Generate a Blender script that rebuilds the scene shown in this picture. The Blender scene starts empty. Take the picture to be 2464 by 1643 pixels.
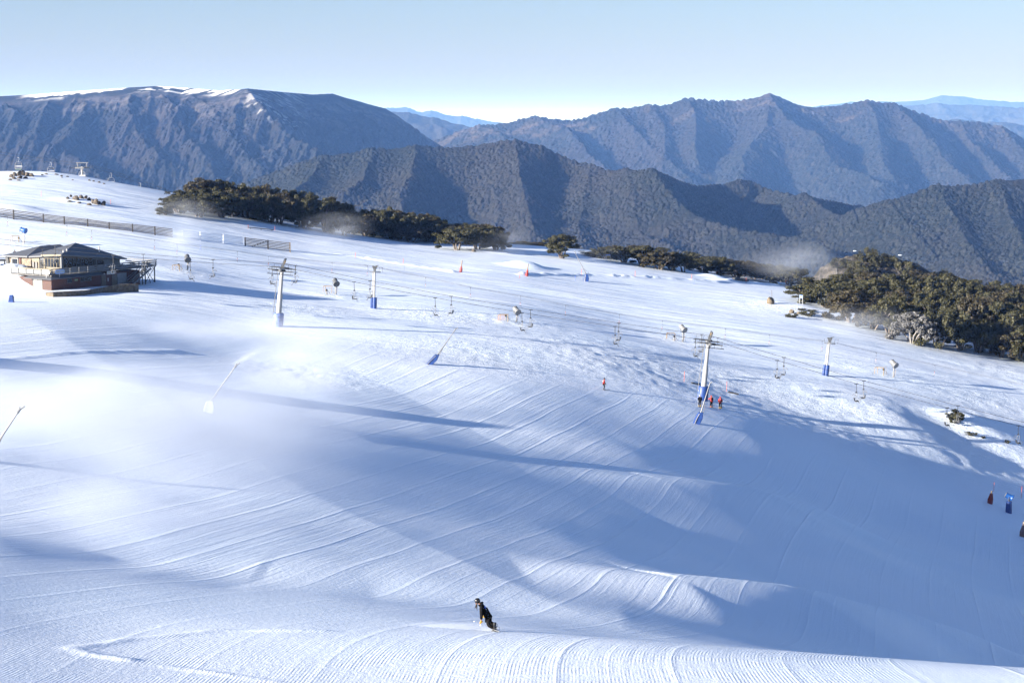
import bpy, math, random
import numpy as np
from mathutils import Vector, Matrix
rad = math.radians
scene = bpy.context.scene
col = scene.collection
F = 4598.0                      # focal length in photo pixels (photo 2464 x 1643)
CU, CV, HV = 1232.0, 821.5, 290.0
PITCH = math.atan((CV - HV) / F)
CP, SP = math.cos(PITCH), math.sin(PITCH)

# ------------------------------------------------------------------ camera
cam_d = bpy.data.cameras.new("camera"); cam = bpy.data.objects.new("camera", cam_d); col.objects.link(cam)
cam_d.sensor_width = 36.0; cam_d.lens = F / 2464.0 * 36.0
cam_d.clip_start = 1.0; cam_d.clip_end = 200000.0
cam.location = (0, 0, 0); cam.rotation_euler = (math.pi / 2 - PITCH, 0, 0)
scene.camera = cam

# ------------------------------------------------------------------ sky, sun, exposure
SUN_EL, SUN_BACK = 13.8, 27.0   # elevation; degrees the sun stands behind "exactly left"
sun_dir = Vector((-math.cos(rad(SUN_BACK)) * math.cos(rad(SUN_EL)), -math.sin(rad(SUN_BACK)) * math.cos(rad(SUN_EL)), math.sin(rad(SUN_EL))))
world = bpy.data.worlds.new("World"); scene.world = world; world.use_nodes = True
wn = world.node_tree.nodes; wl = world.node_tree.links
bg = wn["Background"]; skyt = wn.new("ShaderNodeTexSky")
skyt.sky_type = 'NISHITA'; skyt.sun_disc = False
skyt.sun_elevation = rad(SUN_EL)
skyt.sun_rotation = math.atan2(sun_dir.x, sun_dir.y)
skyt.altitude = 1700; skyt.air_density = 1.2; skyt.dust_density = 2.6; skyt.ozone_density = 4.0
tint = wn.new("ShaderNodeMix"); tint.data_type = 'RGBA'; tint.blend_type = 'MULTIPLY'; tint.inputs[0].default_value = 1.0; tint.inputs[7].default_value = (1.0, 0.88, 0.96, 1)
wl.new(skyt.outputs[0], tint.inputs[6]); wl.new(tint.outputs[2], bg.inputs[0]); bg.inputs[1].default_value = 0.05
sun_l = bpy.data.lights.new("sun", 'SUN'); sun = bpy.data.objects.new("sun", sun_l); col.objects.link(sun)
sun_l.energy = 5.0; sun_l.angle = rad(0.5); sun_l.color = (1.0, 0.93, 0.84)
sun.rotation_euler = sun_dir.to_track_quat('Z', 'Y').to_euler()
scene.view_settings.view_transform = 'Standard'; scene.view_settings.look = 'None'
scene.view_settings.exposure = 1.88; scene.view_settings.gamma = 1.0
scene.cycles.max_bounces = 6; scene.cycles.diffuse_bounces = 3; scene.cycles.glossy_bounces = 2
scene.cycles.volume_bounces = 1; scene.cycles.transparent_max_bounces = 8
scene.cycles.use_denoising = True

# ------------------------------------------------------------------ numeric helpers
def P(u, v, Y):
    """the point seen at photo pixel (u, v) at forward distance Y"""
    a = (u - CU) / F; b = (CV - v) / F
    dy = CP + SP * b; dz = -SP + CP * b
    return np.array([a * Y / dy, Y + 0 * a, dz * Y / dy])

def _hash(ix, iy, seed):
    h = (ix.astype(np.int64) * 374761393 + iy.astype(np.int64) * 668265263 + seed * 1442695041) & 0xFFFFFFFF
    h = ((h ^ (h >> 13)) * 1274126177) & 0xFFFFFFFF
    h = (h ^ (h >> 16)) & 0xFFFFFFFF
    return h / 4294967295.0

def vnoise(x, y, seed=0):
    ix = np.floor(x); iy = np.floor(y); fx = x - ix; fy = y - iy
    ux = fx * fx * (3 - 2 * fx); uy = fy * fy * (3 - 2 * fy)
    a = _hash(ix, iy, seed); b = _hash(ix + 1, iy, seed); c = _hash(ix, iy + 1, seed); d = _hash(ix + 1, iy + 1, seed)
    return (a * (1 - ux) + b * ux) * (1 - uy) + (c * (1 - ux) + d * ux) * uy * 1.0

def fbm(x, y, octv=4, seed=0, gain=0.5):
    s = 0; amp = 1; tot = 0
    for o in range(octv):
        s = s + amp * (vnoise(x * 2 ** o + 17.3 * o, y * 2 ** o - 9.1 * o, seed + o) * 2 - 1); tot += amp; amp *= gain
    return s / tot

def worley(x, y, seed=0):
    ix = np.floor(x); iy = np.floor(y); best = np.full(x.shape, 9.0); idv = np.zeros(x.shape)
    for dx in (-1, 0, 1):
        for dy in (-1, 0, 1):
            cx = ix + dx; cy = iy + dy
            px = cx + _hash(cx, cy, seed); py = cy + _hash(cx, cy, seed + 7)
            d = (px - x) ** 2 + (py - y) ** 2
            m = d < best
            best = np.where(m, d, best); idv = np.where(m, _hash(cx, cy, seed + 13), idv)
    return np.sqrt(best), idv

def sstep(a, b, x):
    t = np.clip((x - a) / (b - a), 0, 1); return t * t * (3 - 2 * t)

def polydist(x, y, pts):
    """distance in plan to a polyline and the interpolated third coordinate"""
    best = np.full(x.shape, 1e18); zz = np.zeros(x.shape)
    for (a, b) in zip(pts[:-1], pts[1:]):
        dx, dy = b[0] - a[0], b[1] - a[1]
        t = np.clip(((x - a[0]) * dx + (y - a[1]) * dy) / (dx * dx + dy * dy + 1e-9), 0, 1)
        d = (x - a[0] - t * dx) ** 2 + (y - a[1] - t * dy) ** 2
        m = d < best; best = np.where(m, d, best); zz = np.where(m, a[2] + t * (b[2] - a[2]), zz)
    return np.sqrt(best), zz

def grid_object(name, X, Y, Z, mat, attrs=None, smooth=True):
    R, C = X.shape
    co = np.empty((R * C, 3), np.float32); co[:, 0] = X.ravel(); co[:, 1] = Y.ravel(); co[:, 2] = Z.ravel()
    i = np.arange(R * C, dtype=np.int32).reshape(R, C)
    q = np.stack([i[:-1, :-1], i[:-1, 1:], i[1:, 1:], i[1:, :-1]], -1).reshape(-1)
    nf = (R - 1) * (C - 1)
    me = bpy.data.meshes.new(name)
    me.vertices.add(R * C); me.vertices.foreach_set("co", co.ravel())
    me.loops.add(nf * 4); me.loops.foreach_set("vertex_index", q)
    me.polygons.add(nf); me.polygons.foreach_set("loop_start", np.arange(0, nf * 4, 4, dtype=np.int32))
    me.polygons.foreach_set("use_smooth", np.full(nf, smooth))
    me.update(calc_edges=True)
    for k, a in (attrs or {}).items():
        at = me.attributes.new(k, 'FLOAT', 'POINT'); at.data.foreach_set("value", a.astype(np.float32).ravel())
    me.materials.append(mat)
    o = bpy.data.objects.new(name, me); col.objects.link(o); o["kind"] = "structure"
    return o

# ------------------------------------------------------------------ material helpers
class NT:
    def __init__(s, name):
        s.m = bpy.data.materials.new(name); s.m.use_nodes = True
        s.t = s.m.node_tree; s.n = s.t.nodes; s.l = s.t.links
        s.b = s.n.get("Principled BSDF"); s.out = s.n.get("Material Output")
    def node(s, typ, **kw):
        nd = s.n.new(typ)
        for k, v in kw.items():
            if k.startswith("i_"):
                key = k[2:]; key = int(key) if key.isdigit() else key.replace("_", " ")
                s.set(nd.inputs[key], v)
            else: setattr(nd, k, v)
        return nd
    def set(s, sock, v):
        if isinstance(v, bpy.types.NodeSocket): s.l.new(v, sock)
        else: sock.default_value = v
    def math(s, op, a, b=0.0, c=0.0, clamp=False):
        nd = s.n.new("ShaderNodeMath"); nd.operation = op; nd.use_clamp = clamp
        s.set(nd.inputs[0], a); s.set(nd.inputs[1], b); s.set(nd.inputs[2], c); return nd.outputs[0]
    def mix(s, f, a, b):
        nd = s.n.new("ShaderNodeMix"); nd.data_type = 'RGBA'
        s.set(nd.inputs[0], f); s.set(nd.inputs[6], a); s.set(nd.inputs[7], b); return nd.outputs[2]
    def noise(s, vec, scale, detail=2.0, rough=0.5):
        nd = s.node("ShaderNodeTexNoise"); s.set(nd.inputs["Vector"], vec); nd.inputs["Scale"].default_value = scale
        nd.inputs["Detail"].default_value = detail; nd.inputs["Roughness"].default_value = rough; return nd.outputs[0]
    def ramp(s, f, a, b, smooth=True):
        nd = s.node("ShaderNodeMapRange", clamp=True); nd.interpolation_type = 'SMOOTHSTEP' if smooth else 'LINEAR'
        s.set(nd.inputs[0], f); nd.inputs[1].default_value = a; nd.inputs[2].default_value = b; return nd.outputs[0]
    def attr(s, name):
        nd = s.node("ShaderNodeAttribute"); nd.attribute_name = name; return nd.outputs["Fac"]
    def coord(s): return s.node("ShaderNodeTexCoord").outputs["Object"]
    def pos(s): return s.node("ShaderNodeNewGeometry").outputs["Position"]
    def scaled(s, vec, sx, sy, sz, rz=0.0):
        nd = s.node("ShaderNodeMapping"); s.set(nd.inputs[0], vec); nd.inputs["Scale"].default_value = (sx, sy, sz)
        nd.inputs["Rotation"].default_value = (0, 0, rz); return nd.outputs[0]
    def bump(s, h, strength=1.0, dist=1.0, normal=None):
        nd = s.node("ShaderNodeBump"); nd.inputs["Strength"].default_value = strength; nd.inputs["Distance"].default_value = dist
        s.set(nd.inputs["Height"], h)
        if normal is not None: s.set(nd.inputs["Normal"], normal)
        return nd.outputs[0]

MATS = {}
def simple_mat(name, color, rough=0.6, metal=0.0, var=0.15, scale=6.0, bump=0.0, spec=0.5):
    """a plain painted or raw surface with mottled tone and a little relief"""
    if name in MATS: return MATS[name]
    t = NT(name); c = t.coord()
    n = t.noise(c, scale, 4.0, 0.6)
    a = tuple(max(0, x * (1 - var)) for x in color) + (1,); b = tuple(min(1, x * (1 + var)) for x in color) + (1,)
    t.set(t.b.inputs["Base Color"], t.mix(t.ramp(n, 0.3, 0.7), a, b))
    t.b.inputs["Roughness"].default_value = rough; t.b.inputs["Metallic"].default_value = metal
    t.b.inputs["Specular IOR Level"].default_value = spec
    if bump: t.set(t.b.inputs["Normal"], t.bump(n, bump, 0.02))
    MATS[name] = t.m; return t.m

# ------------------------------------------------------------------ snow slope: heights from surveyed points
CTRL = {
 -500: [(1643,60),(1450,77),(1300,97),(1100,134),(900,181),(760,246),(690,298),(600,340),(520,380),(430,455)],
 0:    [(1643,65),(1450,85.5),(1300,108),(1100,143),(900,191),(760,258),(690,312),(600,362),(520,403),(428,470)],
 308:  [(1643,67.5),(1500,82.5),(1350,110),(1150,146),(950,194),(800,254),(705,303),(630,350),(555,400),(452,480)],
 616:  [(1643,69),(1510,83),(1350,113),(1200,145),(1000,195),(850,255),(785,287),(690,346),(595,408),(530,462),(508,500)],
 924:  [(1643,70),(1515,84),(1400,109),(1250,142),(1050,193),(900,247),(820,285),(735,335),(640,405),(578,475),(562,510)],
 1232: [(1643,70),(1530,83.5),(1500,95),(1380,121),(1200,165),(1050,209),(920,254),(830,298),(740,352),(660,415),(600,480),(588,515)],
 1540: [(1643,70),(1552,81.5),(1530,97),(1400,126),(1200,179),(1050,230),(960,268),(880,302),(790,358),(700,418),(630,492),(618,515)],
 1848: [(1643,70),(1575,79.5),(1555,102),(1400,139),(1200,200),(1050,260),(960,300),(890,329),(800,372),(720,428),(684,500)],
 2156: [(1643,70),(1595,77.5),(1570,114),(1400,168),(1230,244),(1080,291),(1000,306),(930,332),(850,371),(790,406),(738,446),(716,500)],
 2464: [(1643,70),(1612,75.5),(1590,138),(1400,207),(1250,268),(1130,304),(1050,318),(960,347),(880,389),(830,420),(776,466),(752,505)],
 2900: [(1643,70),(1640,74),(1590,155),(1400,225),(1250,285),(1130,322),(1050,340),(960,370),(900,412),(850,445),(800,500)],
}
pts = []
for u_, lst in CTRL.items():
    for (v_, y_) in lst: pts.append(P(u_, v_, y_))
    e = P(u_, lst[-1][0], lst[-1][1]); t_ = e[0] / e[1]
    pts.append(np.array([t_ * 570, 570, e[2] - 9])); pts.append(np.array([t_ * 640, 640, e[2] - 42])); pts.append(np.array([t_ * 720, 720, e[2] - 95]))
for (x_, y_, z_) in [(0, 0, -7), (-40, 20, -6), (40, 20, -9.5), (0, -60, 2), (-120, -50, 14), (-130, 60, -4), (-220, 0, 22), (-260, 120, 12), (-320, 300, 6), (-320, 440, 10), (120, 0, -14), (120, -60, -4), (140, 90, -26),
                     (240, 300, -70), (260, 420, -64), (230, 180, -62), (400, 300, -100), (400, 500, -110), (-420, 200, 40), (-420, -60, 50), (400, -60, -40), (-420, 700, -60), (400, 700, -170)]:
    pts.append(np.array([x_, y_, z_], float))
pts = np.array(pts)
SC = 100.0
def _k(r2): return 0.5 * r2 * np.log(r2 + 1e-12)
def tps_fit(p, lam=2e-4):
    n = len(p); xy = p[:, :2] / SC
    d = ((xy[:, None] - xy[None]) ** 2).sum(-1); A = np.zeros((n + 3, n + 3))
    A[:n, :n] = _k(d) + lam * np.eye(n); A[:n, n] = 1; A[:n, n + 1:] = xy; A[n, :n] = 1; A[n + 1:, :n] = xy.T
    return xy, np.linalg.solve(A, np.concatenate([p[:, 2], np.zeros(3)]))
_xy, _w = tps_fit(pts)
def H0(x, y):
    x = np.asarray(x, float) / SC; y = np.asarray(y, float) / SC; out = _w[-3] + _w[-2] * x + _w[-1] * y
    for (px, py), w in zip(_xy, _w[:-3]): out = out + w * _k((x - px) ** 2 + (y - py) ** 2)
    return out
def axis(segs):
    out = []
    for a, b, st in segs: out.append(np.arange(a, b - 1e-6, st))
    return np.concatenate(out + [np.array([segs[-1][1]])])
gx = axis([(-420, -150, 6), (-150, -36, 0.6), (-36, 36, 0.3), (36, 150, 0.6), (150, 400, 6)])
gy = axis([(-60, 58, 4), (58, 135, 0.25), (135, 300, 0.5), (300, 545, 0.9), (545, 720, 5)])
GX, GY = np.meshgrid(gx, gy)
GZ = H0(GX, GY)

def Hq(x, y):
    """height of the snow sheet (the finished one once it is finished)"""
    x = np.asarray(x, float); y = np.asarray(y, float)
    i = np.clip(np.searchsorted(gx, x) - 1, 0, len(gx) - 2); j = np.clip(np.searchsorted(gy, y) - 1, 0, len(gy) - 2)
    fx = (x - gx[i]) / (gx[i + 1] - gx[i]); fy = (y - gy[j]) / (gy[j + 1] - gy[j])
    return (GZ[j, i] * (1 - fx) + GZ[j, i + 1] * fx) * (1 - fy) + (GZ[j + 1, i] * (1 - fx) + GZ[j + 1, i + 1] * fx) * fy
_YS = np.arange(62, 640, 0.2)
def ground(u, v):
    """where the ray through photo pixel (u, v) first meets the snow"""
    p = P(u, v, _YS); d = p[2] - Hq(p[0], p[1])
    k = np.nonzero(d < 0)[0]
    if len(k) == 0: k = [int(np.argmin(d))]
    y = _YS[k[0]]; p = P(u, v, y); return Vector((p[0], p[1], float(Hq(p[0], p[1]))))
def on_snow(u, Y):
    x = (u - CU) / F * Y / CP; return Vector((x, Y, float(Hq(x, Y))))
def pix(p):
    """photo pixel of a world point"""
    f = p[1] * CP - p[2] * SP; up = p[1] * SP + p[2] * CP
    return CU + F * p[0] / f, CV - F * up / f

# relief added to the sheet: undulation, berms, mounds
warp = 6 * fbm(GX / 60, GY / 60, 2, 3)
und = 0.09 * fbm(GX / 16 + 3, GY / 22, 3, 11) + 0.025 * fbm(GX / 4.5, GY / 6, 2, 31)
upper = sstep(255, 330, GY)
und = und * (1 - 0.5 * upper) + upper * 0.20 * fbm(GX / 26, GY / 8, 3, 51)
near_fade = sstep(52, 66, GY)
dz = und * near_fade
def bermline(pixs, w, h, seed):
    g = [ground(*q) for q in pixs]; d, _ = polydist(GX, GY, [(a.x, a.y, 0) for a in g])
    return h * np.exp(-(d / w) ** 2) * (0.6 + 0.9 * vnoise(GX / 1.3, GY / 1.3, seed))
dz += bermline([(1255, 662), (1414, 663), (1564, 669), (1723, 679), (1918, 690)], 0.9, 0.45, 5)
dz += bermline([(800, 612), (880, 622), (960, 636), (1050, 648), (1090, 655)], 0.8, 0.35, 6)
def mound(u, v, rx, ry, h, rough=0.0, seed=0, ang=0.0, g=None):
    c = g or ground(u, v); dx = GX - c.x; dy = GY - c.y
    x2 = dx * math.cos(ang) + dy * math.sin(ang); y2 = -dx * math.sin(ang) + dy * math.cos(ang)
    e = np.exp(-((x2 / rx) ** 2 + (y2 / ry) ** 2) ** 1.3)
    return h * e * (1 + rough * fbm(GX / 0.8, GY / 0.8, 3, seed))
dz += mound(1262, 642, 4.5, 4, 1.3)
dz += mound(1716, 668, 3.5, 3, 0.8); dz += mound(1742, 676, 3.5, 3, 0.6)
dz += mound(25, 500, 6, 4, 0.7)
dz += mound(130, 424, 13, 16, 0.9); dz += mound(200, 487, 6, 4, 0.5)
dz += mound(0, 0, 6, 5, 5.5, g=Vector((-66, 196, 0)))  # added snow mound out of view, casts a shadow band across the slope
dz += mound(1905, 735, 6, 5, 0.5)
dz += mound(32, 690, 4.9, 4.2, 3.7, 0.16, 9); dz += mound(85, 694, 3.5, 2.5, 0.7, 0.3, 19)
dz += mound(375, 682, 3.0, 3.5, 0.6, 0.3, 29)
dz += mound(2380, 1050, 7, 6, 1.2, 0.05, 39); dz += mound(2310, 1015, 5, 4, 0.8, 0.1, 49)
def swell(pixs, w, seed=0):
    g = [ground(*q[:2]) for q in pixs]; d, h = polydist(GX, GY, [(a.x, a.y, q[2]) for a, q in zip(g, pixs)])
    return h * np.exp(-(d / w) ** 2)
dz -= swell([(400, 1370, 0), (600, 1388, 0.35), (900, 1405, 0.6), (1200, 1445, 0.4), (1500, 1490, 0)], 6.0)
dz += swell([(1250, 1085, 0), (1600, 1135, 1.0), (1850, 1180, 1.7), (1960, 1205, 1.3), (2080, 1235, 0)], 7.5)
dz += swell([(1250, 1360, 0), (1650, 1415, 1.2), (1950, 1452, 2.1), (2200, 1482, 2.2), (2330, 1498, 1.2), (2430, 1510, 0)], 7.0)
q_ = 0.906 * GX + 0.42 * (GY - 160)
dz -= 0.050 * (np.clip(q_, -18, 22) + 18) * sstep(90, 122, GY) * sstep(295, 235, GY)
rough_mask = np.zeros_like(GX)
cR = [ground(1500, 870), ground(1750, 920), ground(2000, 985), ground(2250, 1040)]
dR, _ = polydist(GX, GY, [(a.x, a.y, 0) for a in cR])
rough_mask = np.maximum(rough_mask, np.exp(-(dR / 22) ** 2))
for (u_, v_, r_) in [(40, 600, 8), (450, 655, 5), (800, 712, 6), (1215, 770, 9), (1640, 815, 9), (2140, 900, 10), (2330, 960, 22), (1560, 860, 16), (1890, 740, 12), (1060, 760, 12), (1150, 850, 14), (700, 740, 10), (750, 880, 10), (30, 690, 10), (2420, 900, 18)]:
    c_ = ground(u_, v_); rough_mask = np.maximum(rough_mask, 0.9 * np.exp(-((GX - c_.x) ** 2 + (GY - c_.y) ** 2) / r_ ** 2))
dz += rough_mask * 0.10 * fbm(GX / 1.6, GY / 2.2, 3, 77)
for pl, w_, h_ in [([(786, 1517), (524, 1517), (314, 1535), (173, 1559), (225, 1575), (309, 1587)], 0.3, 0.07), ([(398, 1603), (560, 1625), (670, 1643)], 0.16, 0.06),
                   ([(0, 866), (150, 851), (320, 838), (430, 832)], 0.6, 0.12)]:
    dz += bermline(pl, w_, h_, 15)
GZ = GZ + dz
# groom lines: coordinate across the passes of the snow groomer
def gslope(y): return 0.03 + 0.30 * sstep(72, 88, y) - 0.12 * sstep(95, 130, y) + 0.06 * sstep(180, 260, y)
gi = np.concatenate([[0], np.cumsum(0.5 * (gslope(gy[1:]) + gslope(gy[:-1])) * np.diff(gy))])
S_ = GX - np.interp(GY, gy, gi) + 0.5 * fbm(GX / 60, GY / 60, 2, 91)
groomed = (1 - sstep(235, 300, GY + 0.0 * GX)) * (1 - 0.8 * rough_mask)
fine = (1 - sstep(90, 125, GY))
# ------------------------------------------------------------------ snow material
t = NT("groomed_snow"); pos = t.pos()
s = t.attr("across"); gm = t.attr("groomed"); fm = t.attr("fine"); rm = t.attr("rough"); up = t.attr("upper")
b_noise = t.noise(pos, 0.05, 2.0)
# passes about 5 m wide with a berm between them
sw = t.math('ADD', s, t.math('MULTIPLY', t.noise(pos, 0.05, 2.0), 0.5))
frac = t.math('FRACT', t.math('DIVIDE', sw, 4.6))
ridge = t.math('POWER', t.math('SUBTRACT', 1.0, t.math('MULTIPLY', t.math('ABSOLUTE', t.math('SUBTRACT', frac, 0.5)), 2.0)), 14.0)
frac2 = t.math('FRACT', t.math('DIVIDE', t.math('ADD', sw, 1.3), 2.05))
ridge2 = t.math('POWER', t.math('SUBTRACT', 1.0, t.math('MULTIPLY', t.math('ABSOLUTE', t.math('SUBTRACT', frac2, 0.5)), 2.0)), 18.0)
comb_v = t.node("ShaderNodeCombineXYZ"); t.set(comb_v.inputs[0], sw); t.set(comb_v.inputs[1], t.math('MULTIPLY', t.node("ShaderNodeSeparateXYZ", i_0=pos).outputs[1], 0.035))
streak = t.noise(comb_v.outputs[0], 2.6, 5.0, 0.7)
streak_b = t.noise(comb_v.outputs[0], 0.55, 3.0, 0.6)
cord = t.math('SINE', t.math('MULTIPLY', s, 2 * math.pi / 0.15))
cordamp = t.math('MULTIPLY', fm, t.ramp(t.noise(pos, 0.45, 4.0, 0.7), 0.40, 0.62))
h_g = t.math('ADD', t.math('MULTIPLY', ridge, 0.055), t.math('MULTIPLY', ridge2, 0.018))
h_g = t.math('ADD', h_g, t.math('MULTIPLY', t.math('SUBTRACT', streak, 0.5), 0.075))
h_g = t.math('ADD', h_g, t.math('MULTIPLY', t.math('SUBTRACT', streak_b, 0.5), 0.10))
h_g = t.math('MULTIPLY', h_g, t.math('ADD', 0.35, t.math('MULTIPLY', t.ramp(t.noise(t.scaled(pos, 0.06, 0.02, 0.1), 1.0, 3.0), 0.35, 0.68), 0.9)))
h_g = t.math('MULTIPLY', t.math('MULTIPLY', h_g, gm), t.math('SUBTRACT', 1.0, t.math('MULTIPLY', fm, 0.72)))
h_c = t.math('MULTIPLY', t.math('MULTIPLY', cord, cordamp), 0.0034)
# windblown streaks along the far pistes
px = t.scaled(pos, 0.05, 0.32, 0.3, rad(-6)); far_s = t.noise(px, 1.0, 5.0, 0.62)
h_u = t.math('MULTIPLY', t.math('SUBTRACT', far_s, 0.5), t.math('MULTIPLY', up, 0.55))
# chopped snow and ski tracks
chop = t.noise(t.scaled(pos, 1.0, 0.6, 1.0, rad(30)), 1.3, 6.0, 0.72)
trkl = t.noise(t.scaled(pos, 0.13, 0.9, 0.3, rad(32)), 1.0, 6.0, 0.7)
h_r = t.math('MULTIPLY', t.math('ADD', t.math('MULTIPLY', chop, 0.30), t.math('MULTIPLY', trkl, 0.55)), rm)
micro = t.noise(pos, 3.2, 5.0, 0.7)
h_m = t.math('MULTIPLY', micro, 0.035)
crumb = t.noise(pos, 9.0, 3.0, 0.7); h_m = t.math('ADD', h_m, t.math('MULTIPLY', t.math('MULTIPLY', crumb, fm), 0.012))
hsum = t.math('ADD', t.math('ADD', h_g, h_c), t.math('ADD', t.math('ADD', h_u, h_r), h_m))
t.set(t.b.inputs["Normal"], t.bump(hsum, 1.0, 1.0))
t.set(t.b.inputs["Base Color"], t.mix(t.ramp(b_noise, 0.3, 0.7), (0.75, 0.84, 0.94, 1), (0.81, 0.875, 0.955, 1)))
t.b.inputs["Roughness"].default_value = 0.55; t.b.inputs["Specular IOR Level"].default_value = 0.25
MATS["snow"] = t.m
snow_obj = grid_object("snow_ground", GX, GY, GZ, t.m, {"across": S_, "groomed": groomed, "fine": fine, "rough": rough_mask, "upper": upper * (1 - 0.6 * rough_mask)})

# ------------------------------------------------------------------ mountains
def forest_mat(name, dark, light, rock, scale, snow=False, speck=0.12):
    t = NT(name); pos = t.pos(); tr = t.attr("tone"); rk = t.attr("rock")
    big = t.noise(pos, scale, 4.0, 0.6)
    c = t.mix(t.ramp(t.math('ADD', t.math('MULTIPLY', tr, 0.7), t.math('MULTIPLY', big, 0.6)), 0.25, 1.0), dark + (1,), light + (1,))
    sp = t.noise(pos, speck, 3.0, 0.75); c = t.mix(t.ramp(sp, 0.36, 0.66), tuple(x * 0.45 for x in dark) + (1,), c)
    c = t.mix(t.math('MULTIPLY', t.ramp(sp, 0.60, 0.72), 0.6), c, tuple(min(1, x * 1.7) for x in light) + (1,))
    pt = t.noise(pos, scale * 0.35, 3.0, 0.55); c = t.mix(t.math('MULTIPLY', t.ramp(pt, 0.42, 0.62), 0.3), c, (light[0] * 0.95, light[1] * 0.72, light[2] * 0.78, 1))
    rn = t.noise(t.scaled(pos, 1, 1, 3), scale * 6, 5.0, 0.7)
    c = t.mix(t.math('MULTIPLY', rk, t.ramp(rn, 0.35, 0.6)), c, rock + (1,))
    if snow:
        sm = t.attr("snow"); c = t.mix(sm, c, (0.85, 0.87, 0.9, 1))
    t.set(t.b.inputs["Base Color"], c); t.b.inputs["Roughness"].default_value = 0.9; t.b.inputs["Specular IOR Level"].default_value = 0.05
    return t.m

def spine(lst, ydef=None):
    out = []
    for q in lst: out.append(tuple(P(q[0], q[1], q[2] if len(q) > 2 else ydef)))
    return out

def mountain(name, t0, t1, nt, y0, y1, ny, spines, k, floor, mat, crown, crown_h, seed, warp_a, rough_a, k_pow=1.0, rockf=None, snowf=None, gully=0.0, gsc=90.0, smooth_=22.0, bald=0, gsy=1.0):
    tt = np.linspace(t0, t1, nt); yy = np.linspace(y0, y1, ny)
    T, Yg = np.meshgrid(tt, yy); X = T * Yg
    wx = X + warp_a * fbm(X / 420, Yg / 420, 3, seed); wy = Yg + warp_a * fbm(X / 420 + 40, Yg / 420, 3, seed + 5)
    Z = np.full(X.shape, -1e9); main_d = None
    for i, sp in enumerate(spines):
        d, z = polydist(wx, wy, sp)
        kk = k if i == 0 else k * 0.95
        h = z - kk * d ** k_pow * (1 if k_pow == 1 else 8 ** (1 - k_pow) * 4)
        if i == 0: main_d = d
        m = smooth_; a = np.maximum(Z, h); Z = a + m * np.exp(-np.abs(Z - h) / m) * 0.5
    rel = np.clip(main_d / 260, 0, 1)
    Z = np.maximum(Z, floor + 10 * fbm(X / 300, Yg / 300, 2, seed + 3))
    ridged = 1 - np.abs(fbm(X / gsc, Yg / (gsc * gsy), 4, seed + 21)) * 2.2
    Z += rel * rough_a * fbm(X / 230, Yg / 230, 4, seed + 9) + rel * gully * (ridged - 0.6)
    rock = np.zeros_like(X); snowm = np.zeros_like(X)
    if rockf is not None: rock = rockf(X, Yg, Z, main_d)
    if snowf is not None: snowm = snowf(X, Yg, Z, main_d)
    f1, idv = worley(X / crown, Yg / crown, seed + 33); f2, id2 = worley(X / (crown * 0.55), Yg / (crown * 0.55), seed + 37)
    dens = sstep(-0.5, 0.1, fbm(X / (crown * 9), Yg / (crown * 9), 3, seed + 55) + 0.15)
    hgt = crown_h * (0.45 + 0.55 * idv) * np.clip(1 - (f1 / 0.75) ** 2, 0, 1) + 0.35 * crown_h * np.clip(1 - (f2 / 0.7) ** 2, 0, 1)
    hgt *= (0.35 + 0.65 * dens) * (1 - 0.75 * np.clip(snowm + 0.5 * rock, 0, 1))
    if bald: hgt *= sstep(20, bald, main_d)
    Z += hgt
    tone = np.clip(idv * 0.8 + 0.3 * hgt / crown_h, 0, 1.2)
    at = {"tone": tone, "rock": rock}
    if snowf is not None: at["snow"] = snowm
    return grid_object(name, X, Yg, Z, mat, at)

M1r = spine([(-220, 240), (0, 232), (126, 224.5), (204, 218), (314, 211), (377, 207), (445, 212), (529, 219, 6120), (602, 214, 6020), (676, 221, 6180), (754, 228, 6340), (770, 227, 6370), (801, 225.6, 6430), (828, 235, 6480), (880, 250, 6580), (927, 261, 6660), (959, 279, 6720), (974, 298, 6760), (995, 314, 6800), (1027, 329, 6860), (1074, 358, 6950), (1150, 400, 7050)], 6200)
M1s = [spine(q) for q in [
 [(612, 226, 5970), (681, 321, 5700), (733, 353, 5520), (790, 385, 5350)],
 [(310, 232, 6100), (300, 262, 6000), (330, 330, 5720), (380, 390, 5420)],
 [(390, 228, 6110), (420, 256, 6000), (455, 330, 5680), (520, 410, 5300)],
 [(465, 234, 6100), (500, 262, 6000), (560, 340, 5670), (640, 420, 5280)],
 [(200, 242, 6100), (195, 268, 6000), (160, 330, 5720), (110, 375, 5450)],
 [(115, 248, 6100), (100, 275, 6000), (75, 335, 5740)],
 [(15, 254, 6100), (30, 275, 6000), (40, 330, 5750)],
 [(70, 345, 5650), (160, 380, 5420), (260, 440, 5150)],
 [(545, 245, 6080), (575, 290, 5900), (640, 360, 5580), (720, 420, 5280)]]]
def m1_rock(X, Y, Z, d):
    return sstep(250, 120, d) * sstep(20, 60, d) * sstep(-0.25, 0.25, fbm(X / 160, Y / 60, 3, 812) + 0.1)
def m1_snow(X, Y, Z, d):
    u = CU + F * X / Y
    band = sstep(46, 4, d) * sstep(30, 130, u) * sstep(640, 500, u)
    far = sstep(330, 180, d) * sstep(560, 620, u) * sstep(760, 700, u) * 0.22
    n = fbm(X / 70, Y / 12, 4, 901)
    return np.clip(sstep(0.06, 0.22, n + 0.15 * band) * band + sstep(0.22, 0.32, fbm(X / 40, Y / 16, 3, 911)) * far, 0, 1)
mt1 = forest_mat("plateau_forest", (0.014, 0.017, 0.018), (0.032, 0.032, 0.033), (0.078, 0.072, 0.074), 0.004, True)
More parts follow.
